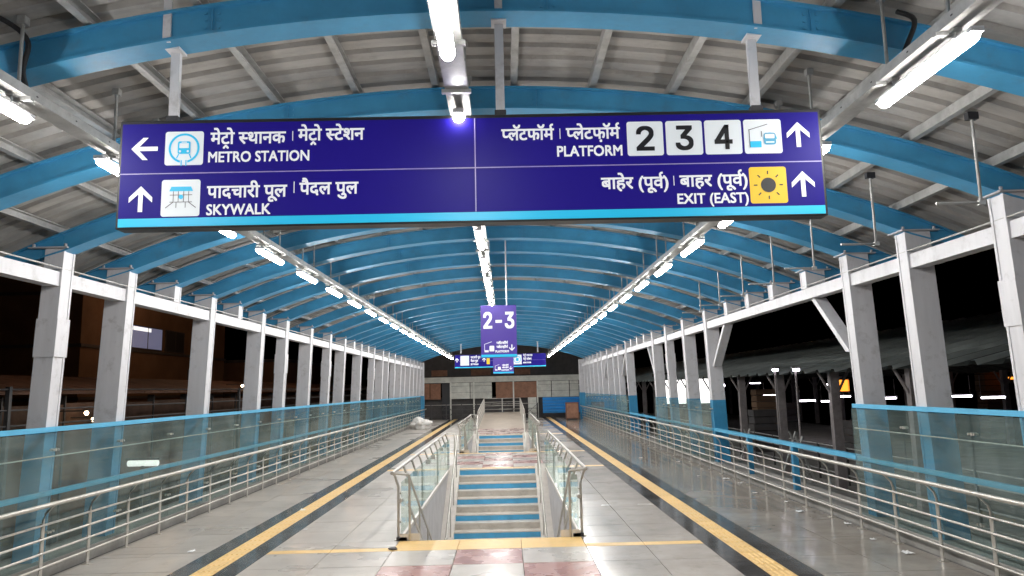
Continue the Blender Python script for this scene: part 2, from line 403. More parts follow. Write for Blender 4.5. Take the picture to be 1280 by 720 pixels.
def capm(side):
    xi = PIL if side < 0 else PIR; b = MB()
    xa, xb = sorted((xi - side*.07, xi + side*.42)); b.box(xa, xb, -.17, .17, 3.99, 4.008)
    for dx in (-.03, .37):
        for dy in (-.13, .13): b.tube([(xi+side*dx, dy, 4.012), (xi+side*dx, dy, 4.05)], .018, 6)
    xa, xb = sorted((xi + side*.05, xi + side*.33)); b.box(xa, xb, -.02, .02, 4.012, zarc(xi + side*.35) + .05)
    return b.mesh('cap_plate', ['grey'])
CM = {s: capm(s) for s in (-1, 1)}
def splm(side):
    xi = (PIL if side < 0 else PIR) + side*(.04 if side < 0 else .03)*(3.67-3.10); b = MB()
    xa, xb = sorted((xi - side*.012, xi + side*.252)); b.box(xa, xb, -.132, .132, 2.62, 3.10, shx=side*.018)
    return b.mesh('splice_plate', ['white'])
SP = {s: splm(s) for s in (-1, 1)}
for s in (-1, 1):
    for i, Y in enumerate(ARCH_Y):
        st = Y in (STUB if s < 0 else STUBR)
        sl = (not st) and i in ((4, 10, 12, 17, 20) if s < 0 else (3, 12, 18))
        p = obj('post', PM[(s, 2 if sl else int(st))], CAN, (-XC, Y, 0)); obj('cap_plate', CM[s], p)
        if sl: obj('splice_plate', SP[s], p)
# side beams
for s, xi in ((-1, PIL), (1, PIR)):
    xa, xb = sorted((xi + s*.03, xi + s*.2)); b = MB()
    cuts = [1.0] + ARCH_Y + [END]
    for a, c in zip(cuts, cuts[1:]):
        ya = a + (.12 if a in ARCH_Y and not (a in (STUB if s < 0 else STUBR)) else 0); yb = c - (.12 if c in ARCH_Y and not (c in (STUB if s < 0 else STUBR)) else 0)
        b.box(xa, xb, ya, yb, 3.51, 3.69)
    P(b, 'side_beam', 'white')
for s, xi in ((-1, PIL), (1, PIR)):
    m = MB(); x = xi + s*.015
    m.tube([(x, 1.0, 3.735), (x, END, 3.735)], .012, 6); P(m, 'conduit', 'galv')
# raking braces beside the openings on the right
for (Y0, Y1) in ((11.0, 12.1), (18.4, 17.3), (25.6, 26.6), (32.9, 31.9), (38.8, 38.0)):
    b = MB(); w = .09
    xa, xb = PIR + .10, PIR + .30
    za, zb = 2.55, 3.51
    d = w if Y1 > Y0 else -w
    b.add([(xa, Y0, za), (xb, Y0, za), (xb, Y0 + d*1.5, za), (xa, Y0 + d*1.5, za), (xa, Y1, zb), (xb, Y1, zb), (xb, Y1 + d*1.5, zb), (xa, Y1 + d*1.5, zb)],
          [(3, 2, 1, 0), (4, 5, 6, 7), (0, 1, 5, 4), (1, 2, 6, 5), (2, 3, 7, 6), (3, 0, 4, 7)])
    fixn(P(b, 'brace', 'white'))
# thin drop rods with small arms along the right eaves, and between purlins on the left
b = MB(); xr = 4.42
b.tube([(xr, 0, zarc(xr, .28)), (xr, 0, 3.72), (xr-.02, 0, 3.70), (xr-.42, 0, 3.70)], .014, 6); b.box(xr-.05, xr+.05, -.03, .03, zarc(xr, .24), zarc(xr, .31), 1)
b.box(xr-.03, xr+.03, -.02, .02, 3.68, 3.72)
DR = b.mesh('drop_rod', ['galv', 'dark'])
for a, c in zip(ARCH_Y[2:9], ARCH_Y[3:]):
    obj('drop_rod', DR, CAN, (-XC, (a+c)/2+.1, 0))
b = MB(); b.tube([(4.0, 0, zarc(4.0, .28)), (4.0, 0, 3.9), (4.4, 0, 3.9)], .012, 6); DR2 = b.mesh('drop_rod', ['galv'])


# ------------------------------------------------------------------ light rows
LZ = CAMZ + 2.1
rowsL = [('left', -3.57, 4.12), ('middle', -.32, 3.20), ('right', 2.93, 4.12)]
# batten lamp
b = MB(); nseg = 8
def lampm():
    b = MB(); L = 1.14; n = 10
    # half-round diffuser whose ends taper to a rounded nose
    vs = []; st = [(.0, .25), (.012, .62), (.03, .86), (.055, 1), (L-.055, 1), (L-.03, .86), (L-.012, .62), (L, .25)]
    for yy, q in st:
        for k in range(n+1):
            a = math.pi + math.pi*k/n; vs.append((.047*q*math.cos(a), yy, .050*q*math.sin(a)))
    m_ = n+1
    b.add(vs, [(i*m_+k, i*m_+k+1, (i+1)*m_+k+1, (i+1)*m_+k) for i in range(len(st)-1) for k in range(n)] + [tuple(range(m_)), tuple(range(len(vs)-1, len(vs)-1-m_, -1))])
    return b.mesh('diffuser', ['lamp'])
    prof = [(.062*math.cos(math.pi + math.pi*k/nseg), .060*math.sin(math.pi + math.pi*k/nseg)) for k in range(nseg+1)]
    vs = [(x, 0.02, z) for x, z in prof] + [(x, L-.02, z) for x, z in prof]; n = len(prof)
    b.add(vs, [(k, k+1, k+1+n, k+n) for k in range(n-1)] + [tuple(range(n)), tuple(range(2*n-1, n-1, -1)), (0, n, 2*n-1, n-1)], 0, False)
    return b.mesh('diffuser', ['lamp'])
LD = lampm()
bm = bmesh.new(); bm.from_mesh(LD); bmesh.ops.recalc_face_normals(bm, faces=bm.faces); bm.to_mesh(LD); bm.free()
b = MB(); b.box(-.04, .04, -.01, 1.15, .001, .034)
LH = b.mesh('housing', ['white'])
b = MB()
b.tube([(0, 0, .03), (0, 0, .12)], .008, 6); b.box(-.03, .03, -.03, .03, .10, .118)
LB = b.mesh('bracket', ['galv'])
for nm, X, Y0 in rowsL:
    tr = thing('cable_tray', (X, 0, LZ+.12), 'galvanised cable tray carrying the %s row of lamps under the roof' % nm, 'cable tray', 'cable trays under the roof')
    b = MB(); w = .085
    b.box(-w, w, .5, 49.2, 0, .006); b.box(-w, -w+.006, .5, 49.2, .006, .075); b.box(w-.006, w, .5, 49.2, .006, .075)
    k = .7
    while k < 18:
        b.box(-w-.002, -w, k, k+.02, .034, .044, 1); b.box(w, w+.002, k, k+.02, .034, .044, 1); k += .5
    b.build('channel', ['galv', 'dark'], tr)
    b = MB()
    for zz in (.018, .03, .042): b.tube([(random.uniform(-.05, .05), .6, zz), (random.uniform(-.05, .05), 49, zz)], .011, 5)
    b.build('cable', 'rubber', tr)
    hm = MB(); px = min(PX, key=lambda p: abs(p-X)); z = zarc(X, .36) - (LZ+.12)
    hm.tube([(0, 0, -.02), (0, 0, z)], .013, 6); hm.box(-.11, .11, -.018, .018, -.03, -.002); hm.box(-.03, .03, -.03, .03, z-.06, z)
    HM = hm.mesh('hanger_rod', ['galv'])
    k = 2.0; j = 0
    while k < 49: obj('hanger_rod', HM, tr, (0, k + (0 if j % 2 else .28), 0)); k += 1.04; j += 1
    Y = Y0; i = 1
    while Y < 48.2:
        lab = 'white LED batten lamp, %s from the front in the %s row under the roof' % (ORD[i], nm)
        t = thing('batten_lamp', (X, Y, LZ), lab, 'lamp', 'LED batten lamps in rows under the roof')
        obj('diffuser', LD, t); obj('housing', LH, t); obj('bracket', LB, t, (0, .2, 0)); obj('bracket', LB, t, (0, .94, 0))
        Y += 2.08; i += 1
    if Y0 > 4:      # one more tube behind the viewer's head in each outer row
        t = thing('batten_lamp', (X, Y0-2.08, LZ), 'white LED batten lamp just above the viewpoint, nearest in the %s row' % nm, 'lamp', 'LED batten lamps in rows under the roof')
        obj('diffuser', LD, t); obj('housing', LH, t); obj('bracket', LB, t, (0, .2, 0)); obj('bracket', LB, t, (0, .94, 0))
    else:
        t = thing('batten_lamp', (X, Y0-2.08, LZ), 'white LED batten lamp just above the viewpoint in the middle row', 'lamp', 'LED batten lamps in rows under the roof')
        obj('diffuser', LD, t); obj('housing', LH, t); obj('bracket', LB, t, (0, .2, 0)); obj('bracket', LB, t, (0, .94, 0))

def cable(pts, lab, rad=.02):
    mb = MB(); P_ = [Vector(p) for p in pts]; out = []
    for i in range(len(P_)-1):
        p0 = P_[max(i-1, 0)]; p1 = P_[i]; p2 = P_[i+1]; p3 = P_[min(i+2, len(P_)-1)]
        for k in range(6):
            t = k/6; out.append(.5*((2*p1) + (-p0+p2)*t + (2*p0-5*p1+4*p2-p3)*t*t + (-p0+3*p1-3*p2+p3)*t**3))
    out.append(P_[-1]); mb.tube(out, rad, 7); return mb.build('hanging_cable', 'rubber', label=lab, cat='cable', group='black cables looped at the light rows')
cable([(-3.75, 4.35, 4.98), (-3.72, 4.5, 4.90), (-3.62, 4.7, 4.75), (-3.60, 4.72, 4.5), (-3.62, 4.7, 4.33)], 'black flexible cable dropping to the left lamp row, nearer of two')
cable([(-3.9, 4.95, 4.96), (-3.70, 5.1, 4.92), (-3.58, 5.2, 4.8), (-3.60, 5.2, 4.55), (-3.55, 5.25, 4.33)], 'black flexible cable dropping to the left lamp row, farther of two')
cable([(3.15, 5.3, 4.98), (3.22, 5.2, 4.85), (3.10, 5.15, 4.6), (2.98, 5.2, 4.34)], 'black flexible cable dropping beside the right lamp row')

# ------------------------------------------------------------------ side railings
def railing(X, side, lab):
    t = thing('steel_railing', (X, 0, 0), lab, 'railing', 'stainless railings along the walkway')
    s = -side      # gooseneck leans towards the walkway
    H = .88
    pm = MB(); pm.box(-.006, .006, -.03, .03, 0, .66)
    pts = [(0, 0, .60), (0, 0, .70), (s*.025, 0, .78), (s*.09, 0, .85), (s*.12, 0, .875)]
    pm.tube(pts, .014, 6); pm.box(-.05, .05, -.05, .05, 0, .008)
    for z in (.17, .33, .49, .65): pm.box(-.02, .02, -.03, -.0, z-.02, z+.02)
    PMs = pm.mesh('post', ['steel'])
    Y = 2.0; k = 0
    while Y < END - .3: obj('post', PMs, t, (0, Y, 0)); Y += .96
    h = MB(); h.tube([(s*.12, 1.6, H+.01), (s*.12, END-.5, H+.01), ], .027, 10); h.build('handrail', 'steel', t)
    for z in (.17, .33, .49, .65):
        h = MB(); h.tube([(s*.012, 1.6, z), (s*.012, END-.5, z)], .015, 8); h.build('rail', 'steel', t)
    return t
railing(XRL, -1, 'stainless steel railing with four thin rails along the left side of walkway')
railing(XRR, 1, 'stainless steel railing with four thin rails along the wet right side')

# ------------------------------------------------------------------ glass screens
def screen(X, side, spans, lab, toprail=True):
    t = thing('glass_screen', (X, 0, 0), lab, 'glass screen')
    a0, b0 = spans[0][0], spans[-1][1]
    for (a, c) in spans:
        n = max(1, round((c-a)/1.35))
        for k in range(n):
            ya = a + (c-a)*k/n; yb = a + (c-a)*(k+1)/n
            m = MB(); m.box(-.006, .006, ya+.008, yb-.008, .165, 1.69); m.build('glass_panel', 'glass', t)
            for zz in (1.48, .5):
                m = MB(); m.tube([(side*.05, ya, zz), (-side*.012, ya, zz)], .02, 8); 
                for q in (-.05, .05): m.tube([(side*.01, ya+q, zz), (-side*.016, ya+q, zz)], .014, 8)
                m.box(side*.03-.006, side*.03+.006, ya-.06, ya+.06, zz-.01, zz+.01)
                m.build('clamp', 'steel', t)
        if toprail:
            m = MB(); m.box(-.022 + side*.035, .022 + side*.035, a+.001, c-.001, 1.70, 1.76); m.build('top_rail', 'bluel', t)
        m = MB(); m.box(-.025 + side*.05, .025 + side*.05, a, c, .93, .99); m.build('middle_rail', 'bluel', t)
        m = MB(); m.tube([(side*.03, a, 1.40), (side*.03, c, 1.40)], .009, 6); m.build('tie_rod', 'steel', t)
    return t
screen(XGL, -1, [(1.8, 5.35), (5.35, 9.15), (9.15, 13.8), (13.8, 20.9), (20.9, 28.2), (28.2, 47.8)], 'long tinted glass screen between blue rails along the left posts')
screen(XGR, 1, [(1.8, 5.35), (5.35, 10.95)], 'nearest tinted glass screen with blue rails on the right side')
screen(XGR, 1, [(18.5, 25.4)], 'tinted glass screen of the middle bay on the right, without top rail', False)
screen(XGR, 1, [(31.0, 47.8)], 'farthest tinted glass screen on the right near the end wall', False)
for (a, c, w) in ((11.0, 18.4, 'nearer'), (25.5, 30.9, 'farther')):
    t = thing('blue_railing', (XGR + .08, 0, 0), 'blue painted rail on short posts across the %s open bay on the right' % w, 'railing')
    m = MB(); m.box(-.05, .05, a, c, .93, 1.0); m.build('top_rail', 'bluel', t)
    n = 2
    for k in range(1, n+1):
        yy = a + (c-a)*k/(n+1); m = MB(); m.box(-.05, .05, yy-.05, yy+.05, .16, .93); m.build('post', 'blue', t)

# ------------------------------------------------------------------ staircases
def stairs(o0, o1, word):
    cx = (OX0+OX1)/2; hw = 1.0; rise, tr = .145, .30; n = 13
    t = thing('staircase', (cx, o0, 0), '%s stairwell with flights down and up again, blue and grey risers' % word, 'staircase')
    zl = -rise*n
    def step(i, y0, up):
        z = -rise*(i+1) if not up else -rise*i
        m = MB(); mi = 1 if i % 2 == 0 else 0
        if up:      # rises away from the viewer; top tread i meets y0
            ya, yb = y0 - tr*(i+1), y0 - tr*i
            m.box(-hw, hw, ya, yb + (tr if i else 0)*0, z-rise-.12 if False else z-rise-.1, z-rise+0.0)   # tread slab
            m.box(-hw, hw, yb-.02, yb, z-rise, z-.028, mi)       # riser board
            m.box(-hw, hw, yb-.028, yb+.03, z-.028, z+.002, 2)   # nosing
        else:
            ya, yb = y0 + tr*i, y0 + tr*(i+1)
            m.box(-hw, hw, ya, yb, z-.1, z); m.box(-hw, hw, yb-.03, yb+.012, z+.001, z+.006, 2)
        m.build('step', ['step', 'stepb', 'nose'], t)
    for i in range(n): step(i, o1 - o0, True); step(i, 0, False)
    m = MB(); m.box(-hw-.29, hw+.29, tr*n, (o1-o0) - tr*n, zl-.2, zl); m.build('landing', 'step', t)
    L = o1 - o0
    for s in (-1, 1):
        xa, xb = sorted((s*(hw+.31), s*(hw+.285)))
        m = MB(); m.box(xa, xb, 0.001, L-.001, -2.3, -.005); m.build('side_wall', 'wallw', t)
        xa, xb = sorted((s*hw, s*(hw+.284)))
        m = MB()
        for (ya, yb, za, zb) in ((0, tr*n, 0, zl), (L, L-tr*n, 0, zl)):
            m.add([(xa, ya, za+.10), (xb, ya, za+.10), (xb, yb, zb+.10), (xa, yb, zb+.10), (xa, ya, za-.35), (xb, ya, za-.35), (xb, yb, zb-.35), (xa, yb, zb-.35)],
                  [(0, 1, 2, 3), (7, 6, 5, 4), (0, 4, 5, 1), (1, 5, 6, 2), (2, 6, 7, 3), (3, 7, 4, 0)])
        fixn(m.build('stringer', 'nose', t))
        m = MB(); x = s*(hw+.06)
        m.tube([(x, L+.15, .85), (x, L, .90), (x, L-tr*n, zl+.90), (x, L-tr*n-.3, zl+.9)], .024, 8)
        k = .5
        while k < tr*n: m.tube([(x, L-k, -k*rise/tr), (x, L-k, -k*rise/tr+.90)], .016, 6); k += 1.1
        m.build('handrail', 'steel', t)
        m = MB(); x = s*(hw+.16)
        for zz in (.92, .5): m.tube([(x, 0, zz), (x, tr*n, zl+zz), (x, tr*n+.3, zl+zz)], .02, 8)
        k = .15
        while k < tr*n: m.tube([(x, k, -k*rise/tr), (x, k, -k*rise/tr+.92)], .016, 6); k += 1.2
        m.build('handrail', 'steel', t)
    m = MB(); m.box(-hw-.29, hw+.29, L, L+.02, -.42, -.35); 
    m.build('beam', 'wallw', t)
    # guard rails with glass on both long sides
    for s, side in ((-1, 'left'), (1, 'right')):
        q = thing('stair_guard', (cx + s*(hw+.31), o0, 0), 'glass and steel guard rail on the %s side of the %s stairwell' % (side, word), 'railing', None)
        pm = MB(); pm.tube([(0, 0, 0), (0, 0, .74), (s*.02, 0, .80), (s*.05, 0, .89), (s*.07, 0, .93)], .019, 8); pm.tube([(0, 0, 0), (0, 0, .012)], .06, 12)
        
        for z in (.25, .65): pm.box(*sorted((-s*.04, 0)), -.006, .006, z-.012, z+.012)
        G = pm.mesh('post', ['steel'])
        nn = 9
        gm = MB(); gm.tube([(-s*.04, 0, .70), (0, 0, .76), (s*.02, 0, .80), (s*.05, 0, .89), (s*.07, 0, .93)], .02, 8); gm.box(-.045, .045, -.025, .025, .66, .74)
        GB = gm.mesh('bracket', ['steel'])
        for k in range(nn+1):
            if k % 3: obj('bracket', GB, q, (0, .06 + (L-.12)*k/nn, 0))
            else: obj('post', G, q, (0, .06 + (L-.12)*k/nn, 0))
        for k in range(nn):
            ya, yb = .06 + (L-.12)*k/nn + .006, .06 + (L-.12)*(k+1)/nn - .006
            m = MB(); m.box(-.005 - s*.04, .005 - s*.04, ya, yb, .08, .80); m.build('glass_panel', 'glass2', q)
        m = MB(); m.tube([(s*.07, -.08, .945), (s*.07, L+.05, .945)], .026, 10); m.build('handrail', 'steel', q)
        m = MB(); m.tube([(s*.07, -.06, .945), (-s*.17, -.06, .92)], .018, 8); m.tube([(-s*.17, -.06, .92), (-s*.17, -.02, .40), (-s*.17, 0, .0)], .016, 8)
        m.build('return_rail', 'steel', q); m = MB(); m.tube([(s*.07, L+.02, .945), (-s*.17, L+.02, .945), (-s*.17, L+.02, 0)], .02, 8); m.build('return_rail', 'steel', q)
        m = MB(); m.tube([(-s*.03, 0, .55), (-s*.03, .14, .55)], .03, 8); m.build('clamp', 'steel', q); m = MB(); m.box(-.13 if s > 0 else -.02, .02 if s > 0 else .13, .0, .14, .0, .05); m.build('shoe', 'dark', q)
        m = MB(); xa, xb = sorted((-s*.05, -s*.02)); m.box(xa, xb, 0, L, -.028, .03); m.build('edge_trim', 'nose', q)
stairs(*OPEN[0], 'nearest'); stairs(*OPEN[1], 'farther')

# ramp beyond the second stairwell
RY0, RY1 = RAMP
m = MB(); m.add([(OX0, RY0, -.029), (OX1, RY0, -.029), (OX1, RY1, .5), (OX0, RY1, .5), (OX0, RY1+1.5, .5), (OX1, RY1+1.5, .5), (OX0, RY1+1.5, -.03), (OX1, RY1+1.5, -.03)],
             [(0, 1, 2, 3), (3, 2, 5, 4), (4, 5, 7, 6), (0, 3, 4, 6), (1, 7, 5, 2), (0, 6, 7, 1)])
m.build('ramp', 'rampm', kind='structure')
for s, X in (('left', OX0 + .05), ('right', OX1 - .05)):
    q = thing('ramp_railing', (X, RY0, 0), 'steel post and rail guard on the %s edge of the far ramp' % s, 'railing')
    n = 10
    for k in range(n+1):
        yy = .2 + k*1.05; z = yy/(RY1-RY0)*.5
        m = MB(); m.box(-.025, .025, yy-.025, yy+.025, z-.02, z+.95); m.build('post', 'steel', q)
    for h in (.95, .7, .45, .2):
        m = MB(); m.tube([(0, .2, h), (0, RY1-RY0, h+.5)], .018, 6); m.build('rail', 'steel', q)
q = thing('ramp_railing', (-.26, RY1+1.3, .5), 'steel railing across the top of the far ramp', 'railing')
for h in (.95, .7, .45, .2):
    m = MB(); m.tube([(-1.29, 0, h), (1.29, 0, h)], .018, 6); m.build('rail', 'steel', q)
for x in (-1.25, 0, 1.25):
    m = MB(); m.box(x-.03, x+.03, -.03, .03, 0, .97); m.build('post', 'steel', q)

# ------------------------------------------------------------------ lettering
def load_font():
    try: return bpy.data.fonts.load(bpy.utils.system_resource('DATAFILES', path='fonts') + '/Inter.woff2')
    except Exception: return None
INTER = load_font()
CAPH = .509 if INTER else .73
_fc = bpy.data.curves.new('text', 'FONT'); _fo = bpy.data.objects.new('text', _fc); COL.objects.link(_fo); _fc.resolution_u = 3
DEF = _fc.font
_cache = {}
def raw(s, latin=False):
    k = (s, latin)
    if s == '4' and latin: return four()
    if k not in _cache:
        _fc.font = INTER if (latin and INTER and not any(ch.isalpha() for ch in s)) else DEF
        _fc.body = s; bpy.context.view_layer.update()
        me = bpy.data.meshes.new_from_object(_fo.evaluated_get(bpy.context.evaluated_depsgraph_get()))
        _cache[k] = ([tuple(v.co[:2]) for v in me.vertices], [tuple(p.vertices) for p in me.polygons]); bpy.data.meshes.remove(me)
    return _cache[k]
def maxx(g): return max(v[0] for v in g[0]) if g[0] else 0
def four():
    V = []; Fc = []; D = []
    for poly in (((.27, .509), (.35, .509), (.085, .175), (.01, .175)), ((.0, .12), (.42, .12), (.42, .182), (.0, .182)), ((.265, 0), (.335, 0), (.335, .509), (.265, .509))):
        o = len(V); V += poly; Fc.append(tuple(range(o, o+4)))
    return V, Fc
def caph(s): return CAPH if not any(ch.isalpha() for ch in s) else max(v[1] for v in raw('H')[0])
def adv(s): return maxx(raw(s + 'क')) - maxx(raw('क'))
def clip(gm, c):
    bm = bmesh.new(); vs = [bm.verts.new((x, y, 0)) for x, y in gm[0]]
    for f in gm[1]:
        try: bm.faces.new([vs[i] for i in f])
        except ValueError: pass
    bmesh.ops.bisect_plane(bm, geom=bm.verts[:] + bm.edges[:] + bm.faces[:], plane_co=(c, 0, 0), plane_no=(1, 0, 0), clear_outer=True)
    bm.verts.index_update(); o = ([tuple(v.co[:2]) for v in bm.verts], [tuple(v.index for v in f.verts) for f in bm.faces]); bm.free(); return o
def stroke(pts, w):
    V = []; Fc = []
    pts = [Vector(p) for p in pts]
    for i, p in enumerate(pts):
        t = (pts[min(i+1, len(pts)-1)] - pts[max(i-1, 0)]).normalized(); nrm = Vector((-t.y, t.x)) * w/2
        V += [tuple(p+nrm), tuple(p-nrm)]
    for i in range(len(pts)-1): Fc.append((2*i, 2*i+1, 2*i+3, 2*i+2))
    return (V, Fc)
def layout(tokens):
    """tokens: plain strings, ('half', c) for half consonants, ('ra',) rakar under and ('reph',) hook over the previous letter"""
    out = []; x = 0
    for tk in tokens:
        if isinstance(tk, str): out.append((raw(tk), x, 0)); x += adv(tk)
        elif tk[0] == 'half':
            a = adv(tk[1]); cut = a - .176; out.append((clip(raw(tk[1]), cut), x, 0)); x += cut
        elif tk[0] == 'ra':      # tk[1]: distance back to the letter's middle
            out.append((stroke([(x-tk[1]-.14, -.24), (x-tk[1]-.01, -.10), (x-tk[1]+.13, -.24)], .07), 0, 0))
        elif tk[0] == 'reph':
            out.append((stroke([(x-.12, .64), (x-.17, .70), (x-.18, .78), (x-.13, .85), (x-.04, .88)], .07), 0, 0))
    V = []; Fc = []
    for (gm, dx, dy) in out:
        o = len(V); V += [(a+dx, b+dy) for a, b in gm[0]]; Fc += [tuple(i+o for i in f) for f in gm[1]]
    return V, Fc
def put_(mb, gm, x0, x1, zb, h, href, y, mi, bold=.0):
    """fit the ink of gm between x0 and x1; letters of height href (font units) become h tall standing on zb"""
    V, Fc = gm; a = min(v[0] for v in V); c = max(v[0] for v in V); sx = (x1-x0)/(c-a); sz = h/href
    n = 0
    for dx, dz in (((0, 0),) if not bold else ((0, 0), (bold, 0), (0, bold), (bold, bold), (bold/2, bold/2))):
        mb.add([(x0 + (vx-a)*sx + dx - bold/2, y - .0004*n, zb + vz*sz + dz - bold/2) for vx, vz in V], Fc, mi); n += 1
class Lines:
    # every printed line is a part of its own
    def __init__(s, t): s.t = t
def put(mb, gm, *a):
    if isinstance(mb, Lines):
        m = MB(); put_(m, gm, *a); m.build('lettering', 'print', mb.t)
    else: put_(mb, gm, *a)
def flat(mb, poly, y, mi): mb.add([(p[0], y, p[1]) for p in poly], [tuple(range(len(poly)))], mi)
def rrect(x0, x1, z0, z1, rr, n=5):
    pts = []
    for cx, cz, a0 in ((x1-rr, z1-rr, 0), (x0+rr, z1-rr, 90), (x0+rr, z0+rr, 180), (x1-rr, z0+rr, 270)):
        for k in range(n+1):
            a = math.radians(a0 + 90*k/n); pts.append((cx + rr*math.cos(a), cz + rr*math.sin(a)))
    return pts
def lineq(mb, a, b, w, y, mi):
    V, Fc = stroke([a, b], w); mb.add([(v[0], y, v[1]) for v in V], Fc, mi)
def disc(mb, cx, cz, r0, y, mi, n=28): flat(mb, [(cx + r0*math.cos(2*math.pi*k/n), cz + r0*math.sin(2*math.pi*k/n)) for k in range(n)], y, mi)
def ring(mb, cx, cz, r0, r1, y, mi, a0=0, a1=360, n=40):
    V = []; 
    for k in range(n+1):
        a = math.radians(a0 + (a1-a0)*k/n); V += [(cx + r0*math.cos(a), y, cz + r0*math.sin(a)), (cx + r1*math.cos(a), y, cz + r1*math.sin(a))]
    mb.add(V, [(2*k, 2*k+1, 2*k+3, 2*k+2) for k in range(n)], mi)
def arrow(mb, cx, cz, s, ang, y, mi):
    ca, sa = math.cos(ang), math.sin(ang)
    T = lambda p: (cx + s*(p[0]*ca - p[1]*sa), cz + s*(p[0]*sa + p[1]*ca))
    flat(mb, [T(p) for p in ((-.085, -.5), (.085, -.5), (.085, .30), (-.085, .30))], y, mi)
    flat(mb, [T(p) for p in ((0, .5), (-.44, .06), (-.44, -.14), (0, .27))], y-.0005, mi)
    flat(mb, [T(p) for p in ((0, .5), (0, .27), (.44, -.14), (.44, .06))], y-.0005, mi)
METRO = ['मे', 'ट', ('ra', .20), 'ो ']
MS = METRO + [('half', 'स'), 'थानक']
MS2 = METRO + [('half', 'स'), 'टेशन']
PLM = [('half', 'प'), 'लॅटफॉम', ('reph',)]
PLH = [('half', 'प'), 'लेटफ़ॉम', ('reph',)]
PUR = ['(पूव', ('reph',), ')']

